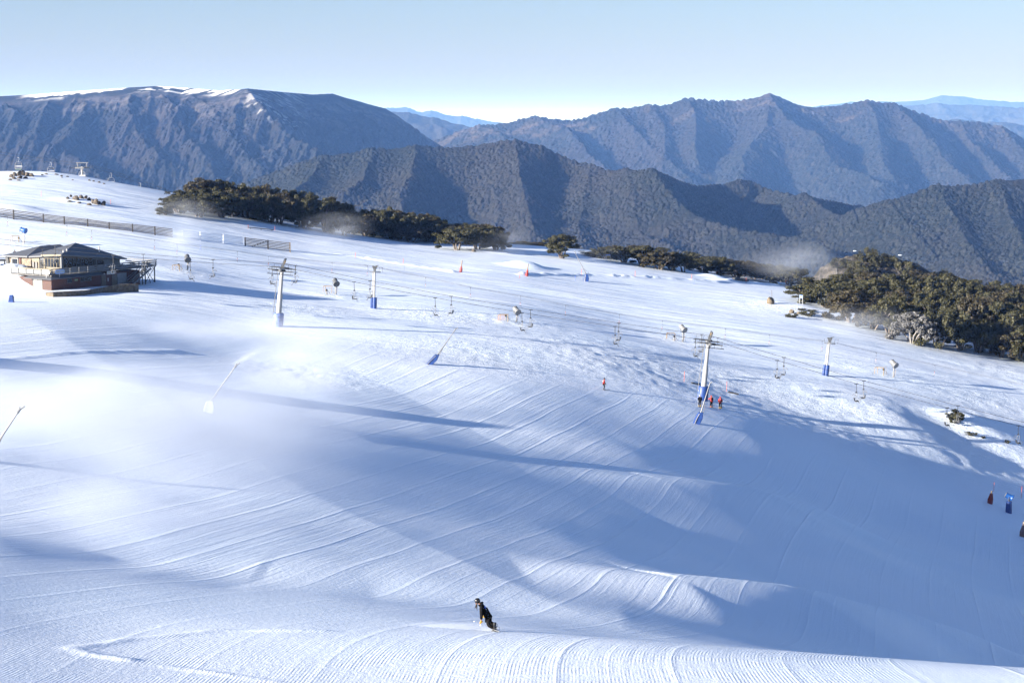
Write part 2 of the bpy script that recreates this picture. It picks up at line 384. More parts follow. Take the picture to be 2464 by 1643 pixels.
mountain("mountain_plateau", -0.36, 0.02, 1050, 4700, 7450, 720, [M1r] + M1s, 0.62, -420, mt1, 15, 9, 101, 22, 16, 1.0, m1_rock, m1_snow, 24, 62, 22.0, 160, 5.0)

M2r = spine([(960, 372), (1040, 345), (1100, 322), (1152, 308), (1232, 298), (1284, 288), (1368, 292.6), (1394, 291), (1483, 269), (1557, 260), (1599, 260), (1651, 244), (1735, 247), (1782, 245.5), (1855, 234.5), (1887, 240), (1934, 256), (1965, 260), (2018, 258.6), (2091, 248), (2149, 257.5), (2201, 274), (2269, 294), (2306, 301.5), (2348, 298), (2400, 311), (2464, 345), (2620, 400)], 8200)
M2s = [spine(q) for q in [
 [(1152, 308, 8200), (1232, 340, 7950), (1300, 380, 7650), (1350, 420, 7350)],
 [(1284, 288, 8200), (1360, 312, 8000), (1394, 342, 7800), (1452, 400, 7400), (1500, 430, 7150)],
 [(1483, 269, 8200), (1525, 310, 7950), (1560, 350, 7720), (1610, 390, 7450), (1660, 430, 7200)],
 [(1557, 260, 8200), (1593, 290, 8020), (1601, 345, 7700), (1600, 410, 7350)],
 [(1651, 244, 8200), (1667, 275, 8020), (1672, 320, 7780), (1690, 400, 7380)],
 [(1855, 234.5, 8200), (1887, 280, 7950), (1965, 322, 7720), (1986, 353, 7530), (2033, 405, 7250), (2122, 437, 7000)],
 [(1855, 234.5, 8200), (1845, 290, 7920), (1825, 335, 7680), (1790, 385, 7400), (1780, 430, 7150)],
 [(2091, 248, 8200), (2117, 316, 7880), (2128, 390, 7450), (2150, 430, 7200)],
 [(2149, 257.5, 8200), (2201, 300, 7970), (2253, 353, 7700), (2300, 410, 7400), (2348, 452, 7150)],
 [(2306, 301.5, 8200), (2332, 345, 7970), (2384, 390, 7700), (2437, 440, 7350)],
 [(2400, 311, 8200), (2464, 365, 7900), (2540, 420, 7500)]]]
mt2 = forest_mat("range_forest", (0.014, 0.018, 0.018), (0.036, 0.037, 0.036), (0.085, 0.072, 0.066), 0.003)
def m2_rock(X, Y, Z, d): return 0.8 * sstep(300, 60, d) * sstep(0.0, 0.4, fbm(X / 140, Y / 50, 3, 822))
mountain("mountain_range", -0.10, 0.36, 1250, 6700, 8700, 560, [M2r] + M2s, 0.60, -420, mt2, 17, 10, 201, 24, 16, 1.0, m2_rock, None, 14, 110)

M3r = spine([(380, 540, 3750), (500, 470, 3700), (580, 445, 3700), (639, 426, 3700), (707, 402.6, 3700), (775, 392, 3700), (890, 374, 3700), (969, 366, 3700), (1074, 362, 3700), (1152, 353, 3700), (1194, 349, 3700), (1232, 353, 3700), (1300, 358, 3700), (1337, 376, 3700), (1379, 397, 3680), (1415, 410, 3660), (1462, 422, 3580), (1557, 423.6, 3450), (1651, 444.5, 3640), (1682, 452, 3700), (1745, 447, 3780), (1787, 435, 3800), (1819, 439, 3820), (1860, 460, 3780), (1923, 481, 3560), (2007, 492, 3640), (2070, 500, 3700), (2133, 530, 3720), (2250, 590, 3700)])
M3s = [spine(q) for q in [
 [(1557, 423.6, 3450), (1599, 473, 3330), (1630, 505, 3270), (1693, 536, 3200), (1756, 557, 3150), (1860, 572, 3090), (1934, 585, 3040), (2000, 612, 2960)],
 [(1923, 481, 3560), (2018, 526, 3400), (2122, 583, 3240), (2227, 640, 3080)],
 [(1232, 353, 3700), (1245, 420, 3520), (1265, 480, 3380), (1290, 560, 3200)],
 [(1415, 410, 3660), (1400, 470, 3500), (1385, 540, 3320), (1400, 600, 3150)],
 [(1000, 364, 3700), (985, 420, 3540), (960, 480, 3380), (980, 540, 3220)],
 [(890, 374, 3700), (870, 430, 3540), (830, 480, 3400)],
 [(775, 392, 3700), (740, 440, 3560), (690, 480, 3440)],
  [(1500, 423, 3530), (1500, 480, 3400), (1530, 560, 3230), (1600, 600, 3120)]]]
mt3 = forest_mat("near_ridge_forest", (0.013, 0.017, 0.016), (0.039, 0.042, 0.038), (0.14, 0.12, 0.11), 0.006, False, 0.34)
mountain("mountain_ridge", -0.20, 0.26, 1350, 2900, 3950, 620, [M3r] + M3s, 0.60, -330, mt3, 8.0, 5.2, 301, 30, 9, 1.0, None, None, 7, 75)
M4r = spine([(1960, 560, 3250), (2050, 520, 3250), (2133, 505, 3250), (2201, 484, 3250), (2253, 465, 3250), (2332, 460, 3250), (2400, 450, 3250), (2464, 437, 3250), (2640, 420, 3250)])
M4s = [spine(q) for q in [
 [(2253, 465, 3250), (2290, 520, 3120), (2330, 590, 2950), (2380, 650, 2800)],
 [(2400, 450, 3250), (2430, 520, 3100), (2470, 600, 2900), (2500, 660, 2780)],
 [(2133, 505, 3250), (2180, 550, 3130), (2240, 620, 2960)]]]
mountain("mountain_spur", 0.13, 0.34, 640, 2650, 3450, 480, [M4r] + M4s, 0.55, -330, mt3, 8.0, 5.4, 401, 12, 6, 1.0, None, None, 5, 60)

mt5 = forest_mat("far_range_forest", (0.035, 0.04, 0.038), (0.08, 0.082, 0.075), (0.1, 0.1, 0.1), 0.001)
def far_range(name, lst, Y, seed, t0, t1, k=0.35, dy=2600):
    r = spine(lst, Y); rnd = random.Random(seed); sp = [r]
    for (x, y, z) in r[1:-1]:
        sp.append([(x, y, z), (x + rnd.uniform(-300, 500), y - dy * 0.5, z - dy * 0.14), (x + rnd.uniform(-300, 900), y - dy, z - dy * 0.30)])
    mountain(name, t0, t1, 420, Y - dy, Y + 900, 150, sp, k, -1200, mt5, 60, 12, seed, 80, 40, 1.0, None, None, 30, 400)
far_range("hills_middle", [(860, 290), (930, 273), (959, 277), (995, 278), (1048, 290), (1090, 303), (1137, 313.6), (1240, 345)], 11500, 501, -0.16, 0.04)
far_range("hills_far", [(820, 300), (880, 268), (935, 262), (974, 262), (1011, 274), (1032, 269), (1079, 282), (1110, 281), (1152, 290), (1232, 301), (1330, 320)], 24000, 502, -0.12, 0.06)
far_range("tableland", [(1850, 275), (1976, 256), (2049, 248), (2122, 247), (2227, 244), (2269, 232.4), (2311, 235), (2384, 243), (2464, 248), (2640, 262)], 27000, 503, 0.10, 0.34, 0.3, 5000)
far_range("tableland_foothills", [(2080, 275), (2180, 258), (2260, 252), (2340, 255), (2464, 263), (2640, 275)], 19000, 504, 0.14, 0.34, 0.3, 3500)
far_range("foothills", [(2200, 300), (2300, 292), (2400, 300), (2464, 308), (2640, 330)], 13500, 505, 0.17, 0.34, 0.3, 2600)
# the valley floor out to the horizon
n_ = 72; bm_v = [(0.0, 20000.0, -900.0)] + [(math.cos(2 * math.pi * i / n_) * 120000, 20000 + math.sin(2 * math.pi * i / n_) * 120000, -900.0) for i in range(n_)]
me = bpy.data.meshes.new("valley"); me.from_pydata(bm_v, [], [(0, 1 + i, 1 + (i + 1) % n_) for i in range(n_)]); me.update()
t = NT("valley_forest"); t.set(t.b.inputs["Base Color"], t.mix(t.noise(t.pos(), 0.002, 5.0), (0.03, 0.036, 0.034, 1), (0.08, 0.085, 0.07, 1))); t.b.inputs["Roughness"].default_value = 1.0
me.materials.append(t.m); vo = bpy.data.objects.new("valley", me); col.objects.link(vo); vo["kind"] = "structure"

# ------------------------------------------------------------------ haze
def box_object(name, lo, hi, mat):
    v = [(x, y, z) for x in (lo[0], hi[0]) for y in (lo[1], hi[1]) for z in (lo[2], hi[2])]
    f = [(0, 1, 3, 2), (4, 6, 7, 5), (0, 4, 5, 1), (2, 3, 7, 6), (0, 2, 6, 4), (1, 5, 7, 3)]
    me = bpy.data.meshes.new(name); me.from_pydata(v, [], f); me.update(); me.materials.append(mat)
    o = bpy.data.objects.new(name, me); col.objects.link(o); return o
hz = bpy.data.materials.new("blue_air"); hz.use_nodes = True; hz.node_tree.nodes.remove(hz.node_tree.nodes["Principled BSDF"])
pv = hz.node_tree.nodes.new("ShaderNodeVolumePrincipled")
pv.inputs["Color"].default_value = (0.20, 0.42, 1.0, 1); pv.inputs["Density"].default_value = 4.0e-5; pv.inputs["Anisotropy"].default_value = 0.0
pv.inputs["Absorption Color"].default_value = (1, 1, 1, 1)
hz.node_tree.links.new(pv.outputs[0], hz.node_tree.nodes["Material Output"].inputs["Volume"])
haze = box_object("haze", (-130000, -110000, -901.0), (130000, 150000, 420.0), hz); haze["kind"] = "stuff"
# ------------------------------------------------------------------ object helpers
class MB:
    """collects shapes that become ONE mesh"""
    def __init__(s): s.v = []; s.f = []
    def add(s, v, f):
        n = len(s.v); s.v += [tuple(map(float, p)) for p in v]; s.f += [tuple(i + n for i in q) for q in f]; return s
    def box(s, c, d, rz=0.0, bev=0.0):
        hx, hy, hz = d[0] / 2, d[1] / 2, d[2] / 2; cs, sn = math.cos(rz), math.sin(rz)
        def T(x, y, z): return (c[0] + x * cs - y * sn, c[1] + x * sn + y * cs, c[2] + z)
        v = [T(x, y, z) for x in (-hx, hx) for y in (-hy, hy) for z in (-hz, hz)]
        return s.add(v, [(0, 1, 3, 2), (4, 6, 7, 5), (0, 4, 5, 1), (2, 3, 7, 6), (0, 2, 6, 4), (1, 5, 7, 3)])
    def bar(s, a, b, w, h=None):
        """a rectangular bar from a to b"""
        a = Vector(a); b = Vector(b); h = h or w; z = (b - a).normalized()
        up = Vector((0, 0, 1)) if abs(z.z) < 0.95 else Vector((0, 1, 0)); x = z.cross(up).normalized() * (w / 2); y = x.cross(z).normalized() * (h / 2)
        v = [p + sx * x + sy * y for p in (a, b) for (sx, sy) in ((-1, -1), (1, -1), (1, 1), (-1, 1))]
        return s.add(v, [(0, 1, 2, 3), (7, 6, 5, 4), (0, 4, 5, 1), (1, 5, 6, 2), (2, 6, 7, 3), (3, 7, 4, 0)])
    def tube(s, pts, r, n=8, cap=True):
        pts = [Vector(p) for p in pts]; rs = r if isinstance(r, (list, tuple)) else [r] * len(pts); base = len(s.v); prev = None
        for i, p in enumerate(pts):
            d = (pts[min(i + 1, len(pts) - 1)] - pts[max(i - 1, 0)]).normalized()
            if prev is None:
                up = Vector((0, 0, 1)) if abs(d.z) < 0.9 else Vector((0, 1, 0)); x = d.cross(up).normalized()
            else: x = (prev - d * prev.dot(d)).normalized()
            prev = x; y = d.cross(x)
            for k in range(n):
                a = 2 * math.pi * k / n; q = p + (x * math.cos(a) + y * math.sin(a)) * rs[i]; s.v.append(tuple(q))
        for i in range(len(pts) - 1):
            for k in range(n):
                a = base + i * n + k; b = base + i * n + (k + 1) % n; s.f.append((a, b, b + n, a + n))
        if cap:
            s.f.append(tuple(base + k for k in reversed(range(n)))); e = base + (len(pts) - 1) * n; s.f.append(tuple(e + k for k in range(n)))
        return s
    def lathe(s, a, axis, prof, n=18):
        """prof: (distance along axis, radius)"""
        a = Vector(a); ax = Vector(axis).normalized(); return s.tube([a + ax * t for t, _ in prof], [max(r, 1e-3) for _, r in prof], n)
    def ring(s, c, axis, R, r, n=20, m=6, arc=(0, 2 * math.pi)):
        c = Vector(c); ax = Vector(axis).normalized(); up = Vector((0, 0, 1)) if abs(ax.z) < 0.9 else Vector((0, 1, 0)); x = ax.cross(up).normalized(); y = ax.cross(x)
        return s.tube([c + (x * math.cos(t) + y * math.sin(t)) * R for t in [arc[0] + (arc[1] - arc[0]) * k / n for k in range(n + 1)]], r, m)
    def prism(s, poly, d):
        d = Vector(d); n = len(poly); v = [Vector(p) for p in poly] + [Vector(p) + d for p in poly]
        return s.add(v, [tuple(reversed(range(n))), tuple(range(n, 2 * n))] + [(i, (i + 1) % n, n + (i + 1) % n, n + i) for i in range(n)])
    def ball(s, c, r, n=10, m=7):
        rx, ry, rz = r if isinstance(r, (tuple, list)) else (r, r, r); b = len(s.v)
        for i in range(m + 1):
            th = math.pi * i / m
            for k in range(n):
                ph = 2 * math.pi * k / n; s.v.append((c[0] + rx * math.sin(th) * math.cos(ph), c[1] + ry * math.sin(th) * math.sin(ph), c[2] + rz * math.cos(th)))
        for i in range(m):
            for k in range(n): s.f.append((b + i * n + k, b + (i + 1) * n + k, b + (i + 1) * n + (k + 1) % n, b + i * n + (k + 1) % n))
        return s
    def build(s, name, mat, parent=None, smooth=False, bevel=0.0, label=None):
        me = bpy.data.meshes.new(name); me.from_pydata(s.v, [], s.f); me.update()
        me.materials.append(mat)
        if smooth: me.polygons.foreach_set("use_smooth", [True] * len(me.polygons))
        o = bpy.data.objects.new(name, me); col.objects.link(o)
        if parent is not None: o.parent = parent
        if bevel:
            md = o.modifiers.new("edge", 'BEVEL'); md.width = bevel; md.segments = 2; md.limit_method = 'ANGLE'
        if smooth:
            md = o.modifiers.new("split", 'EDGE_SPLIT'); md.split_angle = rad(40)
        if label: o["label"] = label
        return o
def tag(o, label, cat, group=None):
    o["label"] = label; o["category"] = cat
    if group: o["group"] = group
    return o
def thing(name, loc, label, cat, group=None, rz=0.0):
    o = bpy.data.objects.new(name, None); col.objects.link(o); o.location = loc; o.rotation_euler = (0, 0, rz); o.empty_display_size = 0.3
    return tag(o, label, cat, group)
KIDS = {}
def copy_tree(o, parent=None):
    c = o.copy(); col.objects.link(c)
    if parent is not None: c.parent = parent
    for ch in list(o.children): copy_tree(ch, c)
    return c
def vary(first, loc, label, group=None, rz=None, scale=None, used=set()):
    """first call moves the built thing itself, later calls copy it with its parts"""
    o = first if first.name not in used else copy_tree(first)
    used.add(first.name); o.location = loc
    if rz is not None: o.rotation_euler = (0, 0, rz)
    if scale is not None: o.scale = scale if isinstance(scale, (tuple, list)) else (scale,) * 3
    o["label"] = label
    if group: o["group"] = group
    return o
ORD = ["first", "second", "third", "fourth", "fifth", "sixth", "seventh", "eighth", "ninth", "tenth", "eleventh", "twelfth", "thirteenth", "fourteenth", "fifteenth", "sixteenth", "seventeenth", "eighteenth", "nineteenth", "twentieth", "twenty-first", "twenty-second", "twenty-third", "twenty-fourth", "twenty-fifth", "twenty-sixth", "twenty-seventh", "twenty-eighth", "twenty-ninth", "thirtieth"]
def R3(*a): return Vector(a)
def V(u, v, Y): return Vector(P(u, v, Y))

m_steel = simple_mat("galvanised_steel", (0.19, 0.195, 0.20), 0.5, 0.2, 0.12, 3.0)
m_white = simple_mat("white_painted_steel", (0.29, 0.295, 0.30), 0.55, 0.0, 0.08, 1.5)
m_dark = simple_mat("dark_steel", (0.030, 0.032, 0.035), 0.5, 0.3, 0.25, 5.0)
m_grey = simple_mat("grey_paint", (0.085, 0.09, 0.095), 0.55, 0.1, 0.15, 4.0)
m_black = simple_mat("black_rubber", (0.02, 0.02, 0.022), 0.7, 0.0, 0.2, 5.0)
m_blue = simple_mat("blue_vinyl_pad", (0.012, 0.045, 0.19), 0.5, 0.0, 0.2, 2.0, 0.2)
m_pblue = simple_mat("snow_dusted_blue_pad", (0.09, 0.14, 0.33), 0.6, 0.0, 0.45, 3.0, 0.2)
m_blueg = simple_mat("blue_gun_paint", (0.015, 0.085, 0.30), 0.4, 0.1, 0.15, 2.0)
m_red = simple_mat("red_pad", (0.32, 0.018, 0.012), 0.55, 0.0, 0.2, 3.0, 0.2)
m_wood = simple_mat("weathered_timber", (0.10, 0.08, 0.06), 0.8, 0.0, 0.3, 6.0, 0.3)
m_palewood = simple_mat("pale_timber", (0.22, 0.17, 0.11), 0.8, 0.0, 0.25, 6.0, 0.3)
m_fence = simple_mat("dark_fence_timber", (0.030, 0.027, 0.026), 0.85, 0.0, 0.35, 4.0, 0.3)
m_frost = simple_mat("frosted_timber", (0.80, 0.82, 0.86), 0.8, 0.0, 0.08, 8.0, 0.3)
m_yellow = simple_mat("yellow_pipe", (0.25, 0.145, 0.02), 0.5, 0.0, 0.2, 4.0)
m_orange = simple_mat("orange_stake", (0.50, 0.10, 0.04), 0.6, 0.0, 0.15, 4.0)
m_bstake = simple_mat("blue_stake", (0.06, 0.12, 0.55), 0.6, 0.0, 0.15, 4.0)
m_wpaint = simple_mat("white_sign_paint", (0.45, 0.455, 0.46), 0.5, 0.0, 0.05, 4.0)
m_signb = simple_mat("blue_sign_paint", (0.05, 0.16, 0.55), 0.5, 0.0, 0.1, 4.0)
m_signlb = simple_mat("light_blue_sign_paint", (0.20, 0.30, 0.50), 0.5, 0.0, 0.1, 4.0)
m_ytext = simple_mat("yellow_lettering", (0.40, 0.31, 0.04), 0.5, 0.0, 0.1, 4.0)
m_green = simple_mat("green_sign_paint", (0.20, 0.28, 0.15), 0.5, 0.0, 0.1, 4.0)

# ------------------------------------------------------------------ chairlift
T1 = ground(668, 785); T2 = ground(1690, 962)
def liftY(u): return T1.y + (T2.y - T1.y) * (u - 668) / (1690 - 668)
GA = 2.3
def lift_tower(label, base, padmat):
    t = thing("chairlift_tower", base - Vector((0, 0, 0.25)), label, "lift tower", "chairlift towers on the slope"); t.rotation_euler = (0, rad(5.2), 0)
    MB().lathe((0, 0, 0), (0, 0, 1), [(0, 0.44), (5.1, 0.39), (5.5, 0.30), (8.9, 0.27)], 20).build("pole", m_white, t, True)
    pd = MB().lathe((0, 0, 0), (0, 0, 1), [(0.1, 0.78), (1.0, 0.82), (2.2, 0.80), (2.3, 0.72)], 14).build("padding", padmat, t, True)
    for k in range(6): MB().box((-0.72 + 0.02 * (k % 2), -0.30 + 0.02 * k, 0.35 + 0.32 * k), (0.12, 0.12, 0.18)).build("lacing", m_frost, pd)
    MB().box((0, 0, 8.95), (0.42, 2 * GA + 0.9, 0.40)).box((0, 0, 8.72), (0.7, 1.2, 0.25)).build("crossarm", m_steel, t, bevel=0.03)
    fr = MB()
    for y in (-0.9, 0.9): fr.bar((0, y, 9.1), (0.35, y, 10.5), 0.22, 0.26)
    fr.bar((0.35, -1.0, 10.5), (0.35, 1.0, 10.5), 0.20, 0.22); fr.build("lifting_frame", m_grey, t)
    for y in (-0.35, 0.4): MB().tube([(0.33, y, 10.4), (0.30, y, 9.9)], 0.07, 6).build("chain_hoist", m_yellow, t)
    ang = rad(4.3)
    for sy, nm in ((-GA, 0), (GA, 1)):
        tr = MB()
        for k in range(-1, 2, 2): tr.box((k * 1.05, sy, 8.98 - k * 0.08), (1.7, 0.16, 0.16)); tr.box((0, sy, 9.05), (1.6, 0.2, 0.14))
        trn = tr.build("sheave_train", m_grey, t)
        for k in range(8):
            x = -1.9 + k * 0.545; MB().lathe((x, sy - 0.09, 9.08 - x * 0.08), (0, 1, 0), [(0, 0.10), (0.0, 0.24), (0.06, 0.20), (0.12, 0.20), (0.18, 0.24), (0.18, 0.1)], 14).build("wheel", m_steel if k % 2 else m_dark, trn, True)
        wk = MB().box((0.1, sy + (0.55 if sy > 0 else -0.55), 8.45), (3.9, 0.5, 0.06))
        for x in (-1.6, -0.5, 0.6, 1.7): wk.tube([(x, sy + (0.75 if sy > 0 else -0.75), 8.48), (x, sy + (0.75 if sy > 0 else -0.75), 9.5)], 0.022, 5)
        wk.tube([(-1.8, sy + (0.75 if sy > 0 else -0.75), 9.5), (1.9, sy + (0.75 if sy > 0 else -0.75), 9.5)], 0.022, 5); wk.bar((0.0, sy, 8.9), (0.0, sy + (0.5 if sy > 0 else -0.5), 8.45), 0.1)
        wk.build("catwalk", m_dark, t)
    ld = MB()
    for y in (-0.22, 0.22): ld.tube([(-0.86, y, 1.6), (-0.62, y, 8.7)], 0.025, 5)
    for k in range(22): ld.tube([(-0.855 + 0.0108 * k, -0.22, 1.75 + 0.32 * k), (-0.855 + 0.0108 * k, 0.22, 1.75 + 0.32 * k)], 0.016, 5)
    ld.build("ladder", m_steel, t)
    return t
lift_tower("white chairlift tower with snow-dusted blue padding, right of the lodge", T1, m_pblue)
lift_tower("white chairlift tower with deep blue padding, skiers standing at its foot", T2, m_blue)

CN = [(-260, 560), (-150, 572), (102, 598), (272, 614.5), (458, 630), (648, 641), (668, 644), (719, 651), (960, 700.5), (1047, 716.6), (1256, 753), (1480, 785.5), (1673, 815), (1700, 818.5), (1739, 826), (1870, 867), (2060.7, 923), (2279, 981), (2450.5, 1024), (2700, 1085)]
CF = [(-260, 546), (-150, 558), (132.5, 591), (344.6, 612), (512.4, 624.6), (652, 632), (690, 635), (722, 641), (890.5, 675.4), (1086, 713), (1277, 745), (1489, 777), (1683, 804), (1706, 807), (1739, 816.5), (1886.6, 860), (2078.6, 916), (2305, 976), (2464, 1016), (2700, 1072)]
def cable(name, pts, r, label, group, mat=None):
    return tag(MB().tube(pts, r, 6).build(name, mat or m_dark, None, True), label, "cable", group)
def cabpt(C, u, off):
    for (a, b) in zip(C[:-1], C[1:]):
        if a[0] <= u <= b[0]: v = a[1] + (b[1] - a[1]) * (u - a[0]) / (b[0] - a[0]); return V(u, v, liftY(u) + off)
cable("haul_cable", [V(u, v, liftY(u) - GA) for u, v in CN], 0.030, "nearer and lower haul cable of the double chairlift", "chairlift cables")
cable("haul_cable", [V(u, v, liftY(u) + GA) for u, v in CF], 0.030, "farther and upper haul cable of the double chairlift", "chairlift cables")

def make_chair():
    t = thing("lift_chair", (0, 0, 0), "empty double chair", "lift chair")
    h = MB().box((0, 0, 0.0), (0.55, 0.10, 0.12)).tube([(0, 0, 0), (0, 0.02, -0.5), (0.02, 0, -1.25)], 0.042, 8).box((0.02, 0, -1.3), (0.26, 0.16, 0.16))
    h.build("hanger", m_dark, t)
    fr = MB()
    for y in (-0.56, 0.56):
        fr.tube([(0.02, y * 0.12, -1.3), (0.05, y * 0.75, -1.38), (0.08, y, -1.55), (-0.02, y, -2.15), (-0.12, y, -2.62)], 0.028, 7)
    fr.tube([(-0.12, -0.56, -2.62), (-0.12, 0.56, -2.62)], 0.03, 6); fr.build("bail", m_steel, t)
    MB().add([(-0.16, -0.55, -2.66), (-0.16, 0.55, -2.66), (0.36, 0.55, -2.58), (0.36, -0.55, -2.58), (-0.16, -0.55, -2.60), (-0.16, 0.55, -2.60), (0.36, 0.55, -2.52), (0.36, -0.55, -2.52)],
             [(3, 2, 1, 0), (4, 5, 6, 7), (0, 1, 5, 4), (1, 2, 6, 5), (2, 3, 7, 6), (3, 0, 4, 7)]).build("seat", m_black, t)
    b = MB()
    for k in range(3): b.bar((-0.20 - 0.03 * k, -0.55, -2.50 + 0.16 * k), (-0.20 - 0.03 * k, 0.55, -2.50 + 0.16 * k), 0.05, 0.13)
    b.build("backrest", m_dark, t)
    for y in (-0.58, 0.58):
        MB().tube([(-0.15, y, -2.55), (-0.02, y, -2.28), (0.35, y, -2.24), (0.62, y, -2.38), (0.55, y, -2.56), (0.2, y, -2.62)], 0.02, 6).build("armrest", m_steel, t)
    sb = MB()
    for y in (-0.5, 0.5): sb.tube([(0.03, y, -1.75), (-0.28, y, -1.62), (-0.55, y * 0.9, -1.78)], 0.022, 6)
    sb.tube([(-0.55, -0.45, -1.78), (-0.55, 0.45, -1.78)], 0.022, 6)
    sb.tube([(-0.28, 0, -1.62), (-0.42, 0, -1.35)], 0.02, 6); sb.build("safety_bar", m_steel, t)
    fh = MB().tube([(0.3, -0.3, -2.6), (0.5, -0.32, -2.95), (0.62, -0.2, -2.98), (0.62, 0.2, -2.98), (0.5, 0.32, -2.95), (0.3, 0.3, -2.6)], 0.018, 6); fh.build("footrest", m_dark, t)
    return t
chair0 = make_chair()
cn = [102, 272, 457.7, 654.5, 852, 1047, 1256, 1480, 1673, 1870, 2060.7, 2279, 2450.5]
cf = [132.5, 344.6, 512.4, 710.5, 890.5, 1086, 1277, 1489, 1688.7, 1886.6, 2078.6, 2305]
note_n = {0: "before the sunlit lodge", 1: "before the lodge doors", 3: "just left of the paler-padded tower", 8: "just left of the deep-blue-padded tower", 12: "cut by the picture's edge"}
for i, u in enumerate(cn):
    vary(chair0, cabpt(CN, u, -GA), "double chair, %s from the left on the nearer cable%s" % (ORD[i], ", " + note_n[i] if i in note_n else ""), "chairs on the nearer chairlift cable", rad(random.Random(i).uniform(-9, 9)))
for i, u in enumerate(cf):
    vary(chair0, cabpt(CF, u, GA), "empty double chair, %s from the left on the farther cable" % ORD[i], "chairs on the farther chairlift cable", math.pi + rad(random.Random(i + 50).uniform(-12, 12)))

# ------------------------------------------------------------------ T-bar lift
B1 = ground(900, 742); B2 = ground(1987, 904)
def tY(u): return B1.y + (B2.y - B1.y) * (u - 900) / (1987 - 900)
TC = [(-150, 495), (18, 519), (161, 543), (220.5, 555), (372, 578), (426, 588), (571, 606), (646, 617.5), (799, 632.5), (884, 640), (900, 642), (960, 656), (1024, 668), (1132, 692), (1252, 713), (1360.7, 735), (1490, 757), (1593, 772), (1745, 791), (1851, 806), (1978, 821), (1992, 823), (2014, 827), (2108, 849), (2249, 879), (2464, 927), (2650, 972)]
cable("tow_cable", [V(u, v, tY(u) - 0.9) for u, v in TC], 0.018, "nearer thin cable of the T-bar tow", "T-bar tow cables")
cable("tow_cable", [V(u, v - 2.0, tY(u) + 0.9) for u, v in TC], 0.018, "farther thin cable of the T-bar tow", "T-bar tow cables")
def make_tbar():
    t = thing("t_bar", (0, 0, 0), "T-bar", "T-bar")
    MB().box((0, 0, 0), (0.16, 0.08, 0.08)).tube([(0, 0, 0), (0.05, 0, -0.35), (0.03, 0, -0.75)], 0.018, 5).build("hanger", m_dark, t)
    MB().lathe((0.06, -0.08, -0.88), (0, 1, 0), [(0, 0.05), (0.0, 0.15), (0.16, 0.15), (0.16, 0.05)], 12).box((0.0, 0, -1.02), (0.10, 0.09, 0.12)).build("spring_box", m_grey, t)
    MB().tube([(-0.02, 0, -1.05), (-0.05, 0, -1.40)], 0.020, 6).build("tow_rod", m_orange, t)
    MB().tube([(-0.05, 0, -1.40), (-0.06, 0, -1.66)], 0.022, 6).build("rod_end", m_steel, t)
    MB().tube([(-0.30, 0.1, -1.70), (-0.06, 0, -1.66), (0.20, -0.1, -1.70)], 0.028, 6).build("crossbar", m_wood, t)
    return t
tb0 = make_tbar()
for i, u in enumerate([18, 161, 220.5, 372, 426, 571, 646, 799, 884, 1024, 1132, 1252, 1360.7, 1490, 1593, 1745, 1851, 1978, 2108, 2249]):
    v = next(a[1] + (b[1] - a[1]) * (u - a[0]) / (b[0] - a[0]) for a, b in zip(TC[:-1], TC[1:]) if a[0] <= u <= b[0])
    vary(tb0, V(u, v, tY(u) - 0.9) - Vector((0, 0.12, 0)), "hanging T-bar, %s from the left along the tow cable" % ORD[i], "T-bars hanging from the tow", rad(random.Random(i + 9).uniform(-60, 60)))
def tow_tower(base, h, label):
    t = thing("tow_tower", base - Vector((0, 0, 0.2)), label, "lift tower", "T-bar tow towers"); t.rotation_euler = (0, rad(1.5 if h > 6.5 else 5), 0)
    MB().lathe((0, 0, 0), (0, 0, 1), [(0, 0.19), (h, 0.16)], 16).build("pole", m_white, t, True)
    MB().tube([(-0.34, 0, 2.1), (-0.26, 0, h)], 0.09, 8).build("cable_duct", m_white, t, True)
    for x, w in ((0.08, 0.38), (-0.42, 0.24)):
        MB().lathe((x, -0.05, 0.1), (0, 0, 1), [(0, w), (1.0, w + 0.02), (1.95, w), (2.0, w - 0.08)], 12).build("padding", m_blue, t, True)
    MB().box((0, 0, h + 0.05), (0.25, 2.3, 0.22)).box((0.1, 0, h - 0.12), (1.9, 0.35, 0.12)).build("crossarm", m_steel, t)
    hd = MB().prism([(-0.45, -0.3, h + 0.9), (0.45, -0.3, h + 0.9), (0.15, -0.3, h + 0.15), (-0.15, -0.3, h + 0.15)], (0, 0.6, 0)).bar((0.1, 0, h + 0.95), (0.7, 0, h + 1.05), 0.1)
    hd.build("head_frame", m_grey, t)
    for x, y in ((-0.55, -0.9), (0.05, -0.9), (0.9, -0.9), (1.15, 0.9), (-0.5, 0.9)):
        MB().lathe((x, y - 0.1, h + 0.12), (0, 1, 0), [(0, 0.05), (0, 0.22), (0.2, 0.22), (0.2, 0.05)], 12).build("sheave", m_dark, t, True)
    rl = MB()
    for x in (0.8, 1.4): rl.tube([(x, -0.5, h - 0.05), (x, -0.5, h + 0.75)], 0.02, 5)
    rl.tube([(0.8, -0.5, h + 0.75), (1.4, -0.5, h + 0.75)], 0.02, 5).tube([(-1.0, -0.5, h + 0.7), (-1.0, -0.5, h - 0.1)], 0.02, 5); rl.build("guard_rail", m_dark, t)
tow_tower(B1, 6.6, "slim white T-bar tower with blue pads, farther up beyond the chairlift"); tow_tower(B2, 6.0, "slim white T-bar tower with blue pads, below the right-hand gum grove")

